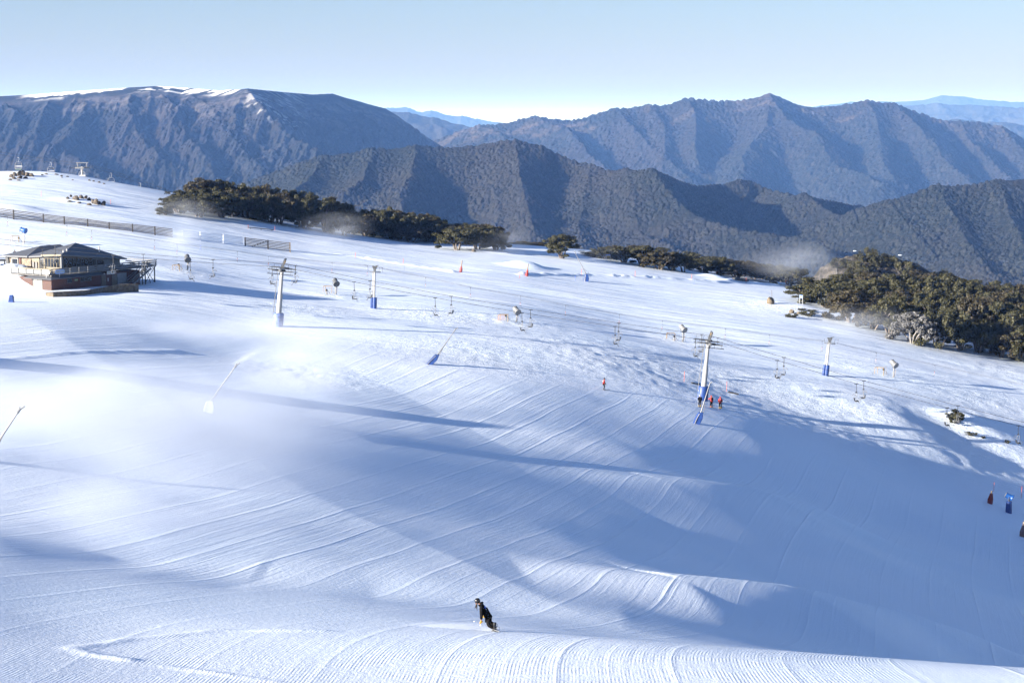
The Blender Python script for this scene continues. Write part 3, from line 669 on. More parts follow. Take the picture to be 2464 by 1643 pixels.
# ------------------------------------------------------------------ far quad chairlift on the skyline
FY = 525.0
FC = [(-200, 350), (0, 373), (44, 379.5), (122, 391), (197, 402), (230, 407), (267, 417), (337, 441), (420, 470), (520, 520)]
cable("haul_cable", [V(u, v, FY) for u, v in FC], 0.04, "nearer cable of the quad chairlift on the far crest", "quad chairlift cables")
cable("haul_cable", [V(u, v - 7, FY + 6) for u, v in FC], 0.04, "farther cable of the quad chairlift on the far crest", "quad chairlift cables")
def make_quad():
    t = thing("quad_chair", (0, 0, 0), "quad chair", "lift chair")
    MB().box((0, 0, 0), (0.5, 0.15, 0.15)).tube([(0, 0, 0), (0.25, 0, -0.3), (0.12, 0, -0.9), (-0.05, 0, -1.25)], 0.06, 7).tube([(-0.25, 0, -0.45), (-0.4, 0, -0.9), (-0.35, 0, -1.25)], 0.035, 6).build("hanger", m_white, t)
    MB().tube([(-0.85, 0, -3.2), (-0.95, 0, -2.3), (-0.8, 0, -1.5), (-0.5, 0, -1.25), (0.5, 0, -1.25), (0.8, 0, -1.5), (0.95, 0, -2.3), (0.85, 0, -3.2)], 0.05, 7).build("frame", m_white, t)
    MB().box((0, 0.1, -2.35), (1.7, 0.08, 0.35)).build("backrest", m_wpaint, t, bevel=0.03)
    MB().box((0, -0.2, -2.9), (1.7, 0.5, 0.1)).build("seat", m_wpaint, t, bevel=0.03)
    MB().box((0, -0.1, -1.75), (1.5, 0.05, 0.10)).build("safety_bar", m_steel, t)
    MB().box((0, -0.3, -3.2), (1.6, 0.12, 0.16)).build("footrest", m_green, t)
    return t
q0 = make_quad()
for i, (u, v) in enumerate([(44, 379.5), (122, 391), (197, 402), (267, 417), (337, 441)]):
    vary(q0, V(u, v, FY) - Vector((0, 0.1, 0)), "white quad chair, %s from the left on the far crest%s" % (ORD[i], {0: " above the brown rocks", 2: " beside the lift tower", 4: ", half sunk behind the snow"}.get(i, "")), "quad chairs on the far crest", rad([8, 14, -6, 20, 12][i]))
qt = on_snow(208, FY + 3); qtop = V(208, 392, FY + 3)
t = thing("quad_lift_tower", qt - Vector((0, 0, 0.3)), "grey T-shaped quad lift tower standing on the far crest", "lift tower"); hh = qtop.z - qt.z + 0.3
MB().lathe((0, 0, 0), (0, 0, 1), [(0, 0.33), (hh - 1.0, 0.28)], 14).build("pole", m_steel, t, True)
MB().box((0, 0, hh - 1.35), (2.4, 6.4, 0.35)).build("crossarm", m_steel, t)
fr = MB().bar((-1.6, 0, hh), (1.75, 0, hh), 0.22, 0.18)
for x in (-1.3, 1.4): fr.bar((x, 0, hh), (x * 0.85, 0, hh - 1.3), 0.16)
fr.build("lifting_frame", m_steel, t)
for y, x in ((-3, -1.2), (3, 1.4)):
    s_ = MB()
    for k in range(5): s_.lathe((x - 1.0 + 0.5 * k, y - 0.1, hh - 1.15 - 0.06 * k), (0, 1, 0), [(0, 0.1), (0, 0.26), (0.2, 0.26), (0.2, 0.1)], 10)
    s_.box((x, y, hh - 1.3), (2.4, 0.2, 0.16)); s_.build("sheave_train", m_dark, t)

# ------------------------------------------------------------------ snow guns, hydrants, barriers
def fan_gun(name, g, label, body, barrel_m, axis, hgt, D=0.95, tall_pad=False):
    t = thing(name, g - Vector((0, 0, 0.15)), label, "snow gun", "fan snow guns"); ax = Vector(axis).normalized()
    c = Vector((0, 0, hgt))
    bc = c - ax * 0.75 * D
    MB().lathe(bc, ax, [(0, 0.62 * D), (0.10 * D, 0.66 * D), (0.25 * D, 0.56 * D), (0.45 * D, 0.50 * D), (1.15 * D, 0.46 * D), (1.3 * D, 0.49 * D), (1.42 * D, 0.49 * D), (1.42 * D, 0.40 * D)], 22).build("barrel", barrel_m, t, True)
    MB().lathe(bc - ax * 0.03, ax, [(0, 0.1), (0.0, 0.56 * D), (0.02, 0.56 * D)], 22).build("intake_grille", m_black, t)
    MB().ring(bc + ax * 1.43 * D, ax, 0.45 * D, 0.05, 22).build("nozzle_ring", m_steel, t, True)
    side = ax.cross(Vector((0, 0, 1))).normalized()
    y = MB().tube([c + side * 0.62 * D + ax * 0.05, c + side * 0.62 * D - Vector((0, 0, 0.35 * D)), c + side * 0.3 * D - Vector((0, 0, 0.72 * D)), c - Vector((0, 0, 0.80 * D)), c - side * 0.3 * D - Vector((0, 0, 0.72 * D)), c - side * 0.62 * D - Vector((0, 0, 0.35 * D)), c - side * 0.62 * D], 0.045, 8)
    y.build("yoke", m_steel, t, True)
    MB().lathe((0, 0, 0), (0, 0, 1), [(0, 0.13), (hgt - 0.75 * D, 0.11)], 12).box((0.12, -0.05, hgt - 0.95 * D), (0.24, 0.24, 0.34)).build("post", body, t, True)
    h = MB().tube([(0.2, 0, hgt - 0.85 * D), (0.33, -0.03, hgt * 0.5), (0.2, -0.05, 0.5), (-0.4, -0.1, 0.12), (-1.1, 0, 0.1), (-1.9, 0.1, 0.55)], 0.035, 6); h.build("hose", m_palewood, t, True)
    if tall_pad: MB().lathe((0, 0, 0), (0, 0, 1), [(0, 0.48), (1.75, 0.42), (1.85, 0.3)], 10).build("padding", m_blue, t)
    return t
def barrier(g, s, label, rz):
    t = thing("pipe_barrier", g - Vector((0, 0, 0.1)), label, "barrier", "yellow pipe barriers", rz)
    for (x, y) in ((-0.8, 0), (0.8, -0.25), (-0.6, 1.1)): MB().tube([(x * s, y * s, 0), (x * s * 0.97, y * s, 1.25 * s)], 0.036, 8).build("post", m_yellow, t, True)
    MB().tube([(-0.78 * s, 0, 1.25 * s), (0.78 * s, -0.25 * s, 1.25 * s)], 0.036, 8).build("front_rail", m_yellow, t, True)
    MB().tube([(-0.78 * s, 0, 1.25 * s), (-0.58 * s, 1.1 * s, 1.25 * s), (0.75 * s, 1.2 * s, 1.25 * s), (0.8 * s, 1.2 * s, 0)], 0.032, 8).build("back_rail", m_palewood, t, True)
def hydrant(g, label):
    t = thing("hydrant", g - Vector((0, 0, 0.1)), label, "hydrant", "snowmaking hydrants")
    MB().lathe((0, 0, 0), (0, 0, 1), [(0, 0.11), (0.75, 0.11)], 10).build("riser", m_steel, t, True)
    MB().lathe((0, 0, 0.75), (0, 0, 1), [(0, 0.14), (0.1, 0.19), (0.3, 0.19), (0.36, 0.1)], 10).build("valve_head", m_black, t, True)
    MB().tube([(0, 0, 0.8), (0.35, 0, 0.7), (0.7, -0.05, 0.15)], 0.035, 6).build("outlet_hose", m_dark, t, True)
fan_gun("fan_gun", ground(57, 588), "blue-barrelled fan snow gun uphill behind the lodge roof", m_wpaint, m_blueg, (-0.85, 0.35, 0.28), 2.9, 0.85)
fan_gun("fan_gun", ground(451.5, 650), "grey fan snow gun at the lodge's shadow, between two lift chairs", m_steel, m_grey, (-0.25, 0.75, 0.45), 2.35)
fan_gun("fan_gun", ground(808, 708), "grey fan snow gun between the two left lift towers", m_steel, m_grey, (-0.30, 0.75, 0.42), 2.35)
fan_gun("fan_gun", ground(1243, 775), "silver fan snow gun in mid slope, its intake facing the camera", m_steel, m_steel, (-0.40, 0.72, 0.50), 2.2)
fan_gun("fan_gun", ground(1643, 822), "silver fan snow gun just left of the deep-blue-padded tower", m_steel, m_steel, (-0.45, 0.70, 0.50), 2.6)
fan_gun("fan_gun", ground(2150, 908), "silver fan snow gun below the right grove, yellow hose beside it", m_steel, m_steel, (-0.45, 0.65, 0.50), 2.65)
fan_gun("fan_gun", ground(2427, 1233), "blue fan snow gun on a blue padded post in the shaded gully", m_grey, m_blueg, (-0.80, 0.25, 0.42), 2.55, 0.78, True)
for (u, v, s, lb, rz) in [(36, 583, 1.0, "yellow pipe barrier uphill behind the lodge, left of the blue gun", 0.1), (424, 652, 0.9, "yellow pipe barrier just right of the lodge deck", -0.1), (788, 704, 1.0, "yellow pipe barrier standing in the end of the lodge's shadow", -0.1),
                          (1211, 773, 1.0, "yellow pipe barrier with pink netting, left of the mid-slope gun", -0.1), (1614, 817, 1.0, "faint yellow pipe barrier left of the deep-blue-padded tower", 0.0), (2116, 902, 1.1, "bright yellow pipe barrier below the right grove", -0.45)]:
    barrier(ground(u, v), s, lb, rz)
net = ground(1206, 772); MB_net = MB()
for k in range(7): MB_net.tube([(-0.7 + 0.22 * k, -0.12, 0.15), (-0.7 + 0.22 * k, -0.12, 1.05)], 0.012, 4)
for k in range(5): MB_net.tube([(-0.7, -0.12, 0.15 + 0.22 * k), (0.65, -0.12, 0.15 + 0.22 * k)], 0.012, 4)
o = MB_net.build("safety_net", simple_mat("pink_net", (0.40, 0.18, 0.17), 0.7), None); o.location = net; tag(o, "pink safety netting hung on the mid-slope yellow barrier", "net")
for (u, v, lb) in [(45, 583, "dark hydrant inside the yellow barrier behind the lodge"), (430, 648, "dark hydrant between the lodge deck and the nearest grey gun"), (786, 709, "dark hydrant beside the barrier in the lodge's shadow"), (1217, 771, "dark hydrant beside the pink-netted barrier"), (1622, 820, "black hydrant between faint barrier and silver gun"), (2126, 900, "black hydrant inside the bright yellow barrier")]:
    hydrant(ground(u, v), lb)

def lance(bu, bv, pu, pv_, tu, tv, dy, label, pad=m_blue, pole=m_steel, fork=True, bw=0.55):
    g = ground(bu, bv); t = thing("snow_lance", g - Vector((0, 0, 0.12)), label, "snow lance", "snow lances")
    top = V(pu, pv_, g.y) - g; tip = V(tu, tv, g.y + dy) - g
    w0, w1 = bw, 0.33; b = MB()
    b.add([(-w0, -w0 * .8, 0), (w0 * .75, -w0 * .8, 0), (w0 * .75, w0 * .8, 0), (-w0, w0 * .8, 0)] + [(top.x * .55 + x * w0 * .95, y * w0 * .75, top.z * .55) for x, y in ((-1, -1), (1, -1), (1, 1), (-1, 1))] + [(top.x + x * w1, y * w1, top.z + .12) for x, y in ((-1, -1), (1, -1), (1, 1), (-1, 1))],
          [(3, 2, 1, 0), (0, 1, 5, 4), (1, 2, 6, 5), (2, 3, 7, 6), (3, 0, 4, 7), (4, 5, 9, 8), (5, 6, 10, 9), (6, 7, 11, 10), (7, 4, 8, 11), (8, 9, 10, 11)])
    pd = b.build("padding", pad, t, bevel=0.06)
    MB().bar((-w0 * .66, -w0 * .84, 0.05), (top.x * .55 - w0 * .60, -w0 * .80, top.z * .55), 0.13, 0.03).bar((top.x * .55 - w0 * .60, -w0 * .80, top.z * .55), (top.x - w1 * .6, -w1 * 1.08, top.z), 0.10, 0.03).build("stripe", m_wpaint, pd)
    d = (tip - top).normalized()
    MB().tube([top - d * 0.4, top + (tip - top) * .15, tip], [0.11, 0.085, 0.055], 10).build("pole", pole, t, True)
    hd = MB().tube([tip - d * 0.15, tip + d * 0.25], [0.10, 0.09], 8)
    if fork: hd.tube([tip + d * 0.1, tip + d * 0.45 + Vector((0.22, 0, 0.02))], 0.06, 6).tube([tip + d * 0.1, tip + d * 0.42 - Vector((0.12, 0, 0))], 0.05, 6)
    hd.build("nozzle_head", m_steel, t)
    MB().tube([top + Vector((0.25, -.1, 0)), top + Vector((0.55, -.1, .5)), top + d * 1.6], 0.03, 6).build("hose", m_dark, t, True)
    return t
lance(1033, 876, 1052, 853, 1094, 793, 0.6, "steel snow lance on a blue padded base in mid slope, pointing up right")
lance(503, 992, 505, 964, 566, 879, 0.6, "spraying snow lance on a frosted pale base, half lost in mist", m_frost, m_white)
lance(-24, 1112, -20, 1082, 44, 986, 0.6, "spraying white snow lance at the picture's left edge", m_frost, m_white)
lance(1676, 1019, 1686, 992, 1707, 924, 0.3, "steel snow lance with forked tip before the deep-blue-padded tower")
lance(1411, 677, 1411, 660, 1384, 607, 0.5, "steel snow lance on a square blue pad below the lone gum", m_blue, m_steel, True, 0.6)
lance(2019, 700, 2018, 690, 2012, 646, 0.3, "thin snow lance poking up among the right-hand gums", m_grey, m_steel, False, 0.3)
g = ground(27, 727); t = thing("padded_stub", g - Vector((0, 0, 0.1)), "short dark blue padded stub in the snow below the lodge", "padded post")
b = MB(); b.add([(-0.45, -0.3, 0), (0.42, -0.3, 0), (0.42, 0.3, 0), (-0.45, 0.3, 0), (-0.22, -0.22, 1.15), (0.30, -0.22, 1.15), (0.30, 0.22, 1.15), (-0.22, 0.22, 1.15)], [(3, 2, 1, 0), (4, 5, 6, 7), (0, 1, 5, 4), (1, 2, 6, 5), (2, 3, 7, 6), (3, 0, 4, 7)]); b.build("padding", m_blue, t, bevel=0.06)
MB().tube([(0.1, 0, 1.1), (0.38, -0.1, 0.95), (0.42, -0.1, 0.7)], 0.06, 6).build("strap", m_dark, t)
def padded_post(u, vb, vt, lean, label, padm=m_red, frac=0.55, bw=0.32):
    g = ground(u, vb); h = (vb - vt) * g.y / F; t = thing("padded_post", g - Vector((0, 0, 0.1)), label, "padded post", "red padded posts")
    MB().tube([(0, 0, 0), (lean * h, 0, h + .1)], 0.12, 9).build("post", m_palewood, t, True)
    MB().tube([(0, 0, 0.05), (lean * h * .25, 0, h * frac * .45), (lean * h * frac, 0, h * frac)], [bw * .95, bw, bw * .5], 10).build("padding", padm, t, True); return t
padded_post(1108.5, 655, 627, 0.12, "leaning timber post with red padding, left of the pair in mid slope")
padded_post(1267.5, 664, 635, 0.12, "leaning timber post with red padding, beside the snow ramp")
padded_post(2382, 1211, 1180, 0.12, "stubby shaded post with bulging red pad in the right-hand gully", simple_mat("shade_darkened_red_pad", (0.17, 0.022, 0.014), 0.7), 0.85, 0.42)  # pad red darkened to stand for the gully's shade
padded_post(2459, 1291, 1254, 0.10, "brownish padded post cut by the lower right picture edge", simple_mat("faded_brown_pad", (0.16, 0.10, 0.09), 0.7), 0.8, 0.38)

stakes = [(99, 473, 460, 0), (266, 491, 480, 0), (400, 512, 500, 0), (597, 550, 541, 0), (661, 555, 545, 0), (483, 602, 590, 1), (855, 620, 608, 0), (970, 635, 622, 0), (972, 651, 639, 1), (1250, 670, 655, 0), (1384, 676, 664, 1), (1399, 661, 648, 0), (1528, 665, 652, 0), (1664, 673, 661, 0), (1670, 683, 674, 1), (1795, 682, 668, 0), (1890.5, 689, 674, 0), (1646, 918, 893, 0), (1748, 942, 918, 0), (2391, 1182, 1160, 0), (2457, 1199, 1170, 0), (47, 560, 549, 1)]
near_what = {0: "on the bare slope above the long fence", 1: "right of the boulder row above the fence", 2: "at the left end of the left gum grove", 3: "at the left end of the dark grind rail", 4: "at the right end of the dark grind rail", 5: "below the frosted fence", 6: "right of the fence's pale end post", 7: "on the snow berm left of the red posts", 8: "just below an orange stake on the berm", 9: "just left of the snow ramp's red post", 10: "just left of the square-padded lance", 11: "just above the square-padded lance", 12: "on the berm before the long hedge", 13: "left of the blue stake before the hedge", 14: "before the middle of the long gum hedge", 15: "beside the black park box", 16: "before the right end of the hedge", 17: "left of the deep-blue-padded tower's foot", 18: "right of the deep-blue-padded tower's foot", 19: "beside the stubby red pad in the gully", 20: "right of the blue gun in the gully", 21: "left of the blue gun behind the lodge"}
for i, (u, vb, vt, c) in enumerate(stakes):
    g = ground(u, vb); h = (vb - vt) * g.y / F * 1.02; t = MB().tube([(0, 0, -0.1), (0.04 * h, 0, h)], 0.035 if g.y > 400 else 0.03, 6).build("marker_stake", m_bstake if c else m_orange, None); t.location = g
    tag(t, "thin %s marker stake %s" % ("blue" if c else "orange", near_what[i]), "marker stake", "marker stakes in the snow")

# ------------------------------------------------------------------ fences
def fence(posts, rails, mat, label, postmat=None, brace=None, lastmat=None, x0=None, x1=None):
    g0 = ground(posts[0][0], posts[0][2]); t = thing("rail_fence", g0, label, "fence", "timber snow fences"); tops = []; bots = []
    for i, (u, vt, vb) in enumerate(posts):
        g = ground(u, vb); h = (vb - vt) * g.y / F; o = MB().bar(g - g0 - Vector((0, 0, 0.2)), g - g0 + Vector((0, 0, h)), 0.24, 0.24).build("post", lastmat if (lastmat and i == len(posts) - 1) else (postmat or mat), t)
        bots.append(g - g0); tops.append(g - g0 + Vector((0, 0, h)))
    if x0 is not None: d = (bots[1] - bots[0]); bots.insert(0, bots[0] + d * x0); tops.insert(0, tops[0] + (tops[1] - tops[0]) * x0)
    if x1 is not None: d = (bots[-1] - bots[-2]); bots.append(bots[-1] + d * x1); tops.append(tops[-1] + (tops[-1] - tops[-2]) * x1)
    for k in range(rails):
        f = 0.14 + 0.78 * k / (rails - 1); r = MB()
        for (b0, t0_, b1, t1_) in zip(bots[:-1], tops[:-1], bots[1:], tops[1:]): r.bar(b0 + (t0_ - b0) * f - Vector((0, 0.15, 0)), b1 + (t1_ - b1) * f - Vector((0, 0.15, 0)), 0.05, 0.15)
        r.build("rail", mat, t)
    if brace: MB().bar(bots[brace[0]] + (tops[brace[0]] - bots[brace[0]]) * .05 + (bots[brace[1]] - bots[brace[0]]) * .3 - Vector((0, .25, 0)), tops[brace[1]] - Vector((0, .25, .1)), 0.1).build("brace", mat, t)
    return t
fence([(-90, 487, 512), (-28, 496, 520), (33, 505, 528.6), (104.6, 514.5, 535.5), (155, 521, 540), (211, 527, 545), (263, 534.7, 551), (319, 539, 558), (373, 545, 566)], 6, m_fence, "long dark timber rail fence running left across the upper slope", x1=0.8)
fence([(482, 558, 580), (537.6, 564, 585.5)], 6, m_frost, "short white frosted rail fence between the two dark fences", x0=-0.75, x1=0.85)
fence([(590, 571, 592.5), (645, 577.5, 599.7), (698, 583.5, 607)], 6, m_fence, "short dark rail fence with diagonal brace and pale end post", brace=(0, 1), lastmat=m_palewood)

# small park features and signs
a, b = ground(597, 551), ground(659, 557); t = thing("grind_rail", a, "dark grind rail lying on snow between two orange stakes", "grind rail")
MB().tube([(0, 0, 0.35), tuple((b - a) + Vector((0, 0, 0.35)))], 0.09, 8).build("rail", m_dark, t); lg = MB()
for f in (0.08, 0.5, 0.92): q = (b - a) * f; lg.box((q.x, q.y, q.z + 0.1), (0.1, 0.5, 0.5))
lg.build("support", m_grey, t)
a, b = ground(1765, 673), ground(1799, 677); t = MB().bar(Vector((0, 0, 0.25)), (b - a) + Vector((0, 0, 0.25)), 0.8, 0.45).build("park_box", m_black, None, bevel=0.04); t.location = a; tag(t, "flat black park box on the snow before the hedge", "park box")
for (u0, v0, u1, v1, lb) in [(1664, 922, 1683, 926, "black rubber mat edge in snow left of the deep-blue-padded tower"), (1752, 944, 1777, 950, "black rubber mat edge in snow right of the red-jacketed skiers")]:
    a, b = ground(u0, v0), ground(u1, v1); t = MB().bar(Vector((0, 0, 0.06)), (b - a) + Vector((0, 0, 0.06)), 0.5, 0.22).build("rubber_mat", m_black, None); t.location = a; tag(t, lb, "rubber mat", "rubber mats")
g = ground(1723, 661); t = thing("crossed_stakes", g, "two crossed orange stakes on the snow lip before the hedge", "marker stake")
MB().tube([(-0.6, 0, 0), (0.6, 0, 0.9)], 0.05, 6).build("stake", m_orange, t); MB().tube([(0.5, 0.1, 0), (-0.1, 0.1, 1.1)], 0.05, 6).build("stake", m_palewood, t)
def board(u, vb, u2, vb2, vt, vpt, label, tilt=0):
    a, b = ground(u, vb), ground(u2, vb2); t = thing("sign_board", a, label, "sign"); d = b - a; ht = (vb - vt) * a.y / F; hb = (vb - vpt) * a.y / F
    for q in (Vector((0, 0, 0)), d): MB().bar(q - Vector((0, 0, 0.2)), q + Vector((0, 0, ht - (q.z if q.z else 0))), 0.10, 0.10).build("post", m_wpaint, t)
    n = Vector((0, -0.1, 0)); bd = MB().prism([n + Vector((0, 0, hb)), n + d * 1.0 + Vector((0, 0, hb - d.z)), n + d + Vector((0, 0, ht - d.z)), n + Vector((0, 0, ht))], (0, 0.06, 0)).build("panel", m_signb, t)
    n2 = Vector((0, -0.125, 0))
    for f in (0.25, 0.75): MB().bar(n2 + d * 0.12 + Vector((0, 0, hb + (ht - hb) * f)), n2 + d * 0.88 + Vector((0, 0, hb + (ht - hb) * f - d.z * .9)), 0.02, (ht - hb) * 0.16).build("lettering_band", m_wpaint, bd)
board(1458, 630, 1468, 631, 612, 615, "blue banner sign on two posts against the hedge's left end")
board(1924, 731, 1931, 733, 709, 717, "small blue and white sign on two posts under the right gums")
# ------------------------------------------------------------------ snow gums
def leaf_mat(name, dark, light, tip):
    t = NT(name); pos = t.pos(); n = t.noise(pos, 0.9, 3.0, 0.6); n2 = t.noise(pos, 5.0, 2.0, 0.6)
    c = t.mix(t.ramp(n, 0.35, 0.68), dark + (1,), light + (1,)); c = t.mix(t.math('MULTIPLY', t.ramp(n2, 0.55, 0.75), 0.6), c, tip + (1,))
    t.set(t.b.inputs["Base Color"], c); t.b.inputs["Roughness"].default_value = 0.6; t.b.inputs["Specular IOR Level"].default_value = 0.25
    return t.m
lm_olive = leaf_mat("olive_leaves", (0.020, 0.022, 0.011), (0.062, 0.059, 0.026), (0.115, 0.096, 0.046))
lm_brown = leaf_mat("brown_green_leaves", (0.022, 0.020, 0.012), (0.064, 0.054, 0.028), (0.115, 0.086, 0.046))
lm_frost = leaf_mat("rimed_leaves", (0.07, 0.07, 0.065), (0.17, 0.17, 0.175), (0.30, 0.30, 0.32))
m_bark = simple_mat("snow_gum_bark", (0.13, 0.11, 0.095), 0.8, 0.0, 0.4, 2.0, 0.2)
m_fbark = simple_mat("rimed_bark", (0.19, 0.18, 0.175), 0.8, 0.0, 0.3, 2.0, 0.2)

def gum_meshes(seed, R=4.2, Ht=5.6, n_stem=6, n_clump=56, leaves=165, base_open=0.17, leaf=0.155):
    rs = np.random.RandomState(seed); rnd = random.Random(seed); tr = MB(); tips = []
    sx = rnd.uniform(0.85, 1.15)
    for k in range(n_stem):
        a = 2 * math.pi * (k + rnd.uniform(-.35, .35)) / n_stem; rr = R * (0.25 + 0.65 * math.sqrt(rnd.random()))
        tip = Vector((math.cos(a) * rr * sx, math.sin(a) * rr * 0.9, Ht * (0.93 - 0.45 * (rr / R) ** 2) - 0.5))
        b0 = Vector((math.cos(a) * 0.25, math.sin(a) * 0.25, -0.5)); m1 = Vector((tip.x * 0.35 + rnd.uniform(-.3, .3), tip.y * 0.35 + rnd.uniform(-.3, .3), tip.z * 0.38)); m2 = tip * 0.7 + Vector((rnd.uniform(-.4, .4), rnd.uniform(-.4, .4), 0.1))
        tr.tube([b0, m1, m2, tip], [0.19, 0.14, 0.09, 0.04], 7); tips.append(tip)
        for j in range(4):
            f = rnd.uniform(0.35, 0.85); s = m1.lerp(m2, f) if rnd.random() < .5 else m2.lerp(tip, f); a2 = a + rnd.uniform(-1.4, 1.4); L = rnd.uniform(0.9, 2.0)
            e = s + Vector((math.cos(a2) * L, math.sin(a2) * L, rnd.uniform(0.2, 1.1))); tr.tube([s, s.lerp(e, .5) + Vector((0, 0, .15)), e], [0.07, 0.05, 0.025], 5); tips.append(e)
    cl = [np.array(p) for p in tips]
    while len(cl) < n_clump:
        a = rnd.uniform(0, 2 * math.pi); q = math.sqrt(rnd.random()); rr = R * q
        z = Ht * (1.0 - 0.58 * q ** 2.2) * (1 - 0.62 * rnd.random() ** 1.3) - 0.25
        if z < Ht * base_open * (1 - 0.85 * q): continue
        cl.append(np.array([math.cos(a) * rr * sx, math.sin(a) * rr * 0.9, z]))
    V_, F_ = [], []
    for c in cl:
        n = int(leaves * rnd.uniform(0.6, 1.3)); s = np.array([rnd.uniform(0.6, 1.0), rnd.uniform(0.6, 1.0), rnd.uniform(0.32, 0.5)])
        d = rs.normal(size=(n, 3)); d /= np.linalg.norm(d, axis=1)[:, None]; d *= (rs.rand(n, 1) ** 0.45)
        p = c + d * s; nm = d + rs.normal(size=(n, 3)) * 0.55 + np.array([0, 0, 0.35]); nm /= np.linalg.norm(nm, axis=1)[:, None]
        t1 = np.cross(nm, rs.normal(size=(n, 3))); t1 /= np.linalg.norm(t1, axis=1)[:, None]; t2 = np.cross(nm, t1)
        w = leaf * (0.6 + 0.8 * rs.rand(n, 1)); h = w * (0.45 + 0.3 * rs.rand(n, 1))
        q = np.stack([p - t1 * w - t2 * h * .3, p + t2 * h * -1.0, p + t1 * w + t2 * h * .2, p + t2 * h], 1)
        V_.append(q.reshape(-1, 3))
    V_ = np.concatenate(V_); nq = len(V_) // 4; me = bpy.data.meshes.new("crown")
    me.vertices.add(len(V_)); me.vertices.foreach_set("co", V_.astype(np.float32).ravel()); me.loops.add(nq * 4); me.loops.foreach_set("vertex_index", np.arange(nq * 4, dtype=np.int32))
    me.polygons.add(nq); me.polygons.foreach_set("loop_start", np.arange(0, nq * 4, 4, dtype=np.int32)); me.update(calc_edges=True)
    return tr, me
GUMS = []
for s, (R, Ht, ns, nc, mat) in enumerate([(4.0, 5.6, 6, 84, lm_olive), (4.6, 5.2, 7, 98, lm_olive), (3.6, 5.8, 6, 78, lm_brown), (4.8, 6.0, 7, 104, lm_olive), (4.2, 5.0, 6, 84, lm_brown), (3.4, 5.0, 5, 66, lm_olive), (4.4, 5.6, 7, 70, lm_frost)]):
    tr, me = gum_meshes(40 + s, R, Ht, ns, nc)
    t = thing("snow_gum", (0, 0, 0), "snow gum", "tree"); tr.build("trunk", m_fbark if mat is lm_frost else m_bark, t, True)
    me.materials.append(mat); c = bpy.data.objects.new("crown", me); col.objects.link(c); c.parent = t; GUMS.append((t, Ht, R))
tr, me = gum_meshes(77, 1.3, 0.85, 5, 26, 70, 0.0, 0.13); shrub0 = thing("shrub", (0, 0, 0), "shrub", "shrub"); tr.build("stem", m_bark, shrub0, True); me.materials.append(lm_olive); c = bpy.data.objects.new("foliage", me); col.objects.link(c); c.parent = shrub0

def gum(g, h, label, group, kind, w=None, rz=0.0):
    t, Ht, R = GUMS[kind]; s = h / Ht; sw = (w / (2 * R)) if w else s
    return vary(t, g - Vector((0, 0, 0.1)), label, group, rz, (sw, sw, s))
def grove(lst, label, group, rows=None, seed=1):
    """lst: (u, v_top, width_px, v_base or None, Y or None, kind); the trees of one row, from left to right"""
    rnd = random.Random(seed)
    for i, (u, vt, w, vb, Y, k) in enumerate(lst):
        g = ground(u, vb) if Y is None else on_snow(u, Y); top = V(u, vt, g.y); h = max(1.2, top.z - g.z + 0.1)
        gum(g, h, label % ORD[i], group, k, w * 1.42 * g.y / F, rnd.uniform(0, 6.28))
grove([(398, 497, 30, 517, None, 5), (428, 470, 66, 512, None, 1), (478, 462, 84, 522, None, 3), (532, 458, 86, 523, None, 0), (590, 460, 74, 524, None, 4), (650, 470, 82, 534, None, 1), (712, 474, 66, 528, None, 2), (762, 482, 58, 540, None, 0), (812, 482, 68, 545, None, 3)],
      "snow gum, %s from the left along the front of the left grove", "snow gums of the left grove", seed=3)
grove([(488, 423, 58, None, 474, 2), (530, 430, 62, None, 478, 0), (580, 436, 72, None, 478, 1), (632, 440, 72, None, 480, 4), (682, 448, 70, None, 482, 3), (738, 458, 72, None, 484, 0), (790, 468, 66, None, 486, 2), (838, 482, 52, None, 488, 5)],
      "snow gum, %s from the left along the back of the left grove", "snow gums of the left grove", seed=4)
grove([(884, 500, 70, 563, None, 1), (924, 494, 72, 570, None, 3), (965, 520, 66, 576, None, 2), (990, 540, 70, 583, None, 4), (1050, 532, 72, 582, None, 5), (1100, 545, 74, 602, None, 0), (1150, 536, 74, 600, None, 3), (1192, 548, 52, 602, None, 1)],
      "snow gum, %s from the left along the front of the middle grove", "snow gums of the middle grove", seed=5)
grove([(900, 502, 60, None, 494, 0), (950, 500, 66, None, 498, 4), (1005, 506, 56, None, 500, 2), (1045, 516, 60, None, 502, 0), (1120, 532, 64, None, 502, 1), (1170, 535, 60, None, 502, 2)],
      "snow gum, %s from the left along the back of the middle grove", "snow gums of the middle grove", seed=6)
gum(ground(1352, 622), (622 - 561) * ground(1352, 622).y / F, "lone round snow gum on the crest between the groves", None, 0, 88 * ground(1352, 622).y / F, 1.0)
grove([(1255, 590, 40, None, 522, 5), (1290, 592, 44, None, 524, 4), (1322, 598, 40, None, 526, 5)], "low snow gum behind the crest left of the lone gum, %s from left", "low gums behind the crest", seed=7)
grove([(1436, 600, 50, 617, None, 5), (1462, 592, 62, 622, None, 1), (1502, 590, 66, 632, None, 3), (1545, 589, 66, 640, None, 0), (1585, 596, 60, 648, None, 2), (1612, 612, 52, 648, None, 4), (1645, 603, 56, 655, None, 0), (1690, 616, 58, 655, None, 1), (1730, 616, 60, 662, None, 3), (1772, 622, 64, 668, None, 2), (1815, 630, 60, 672, None, 4), (1855, 634, 62, 680, None, 0), (1900, 640, 66, 686, None, 1)],
      "snow gum, %s from the left in the long hedge-like row", "snow gums of the long row", seed=8)
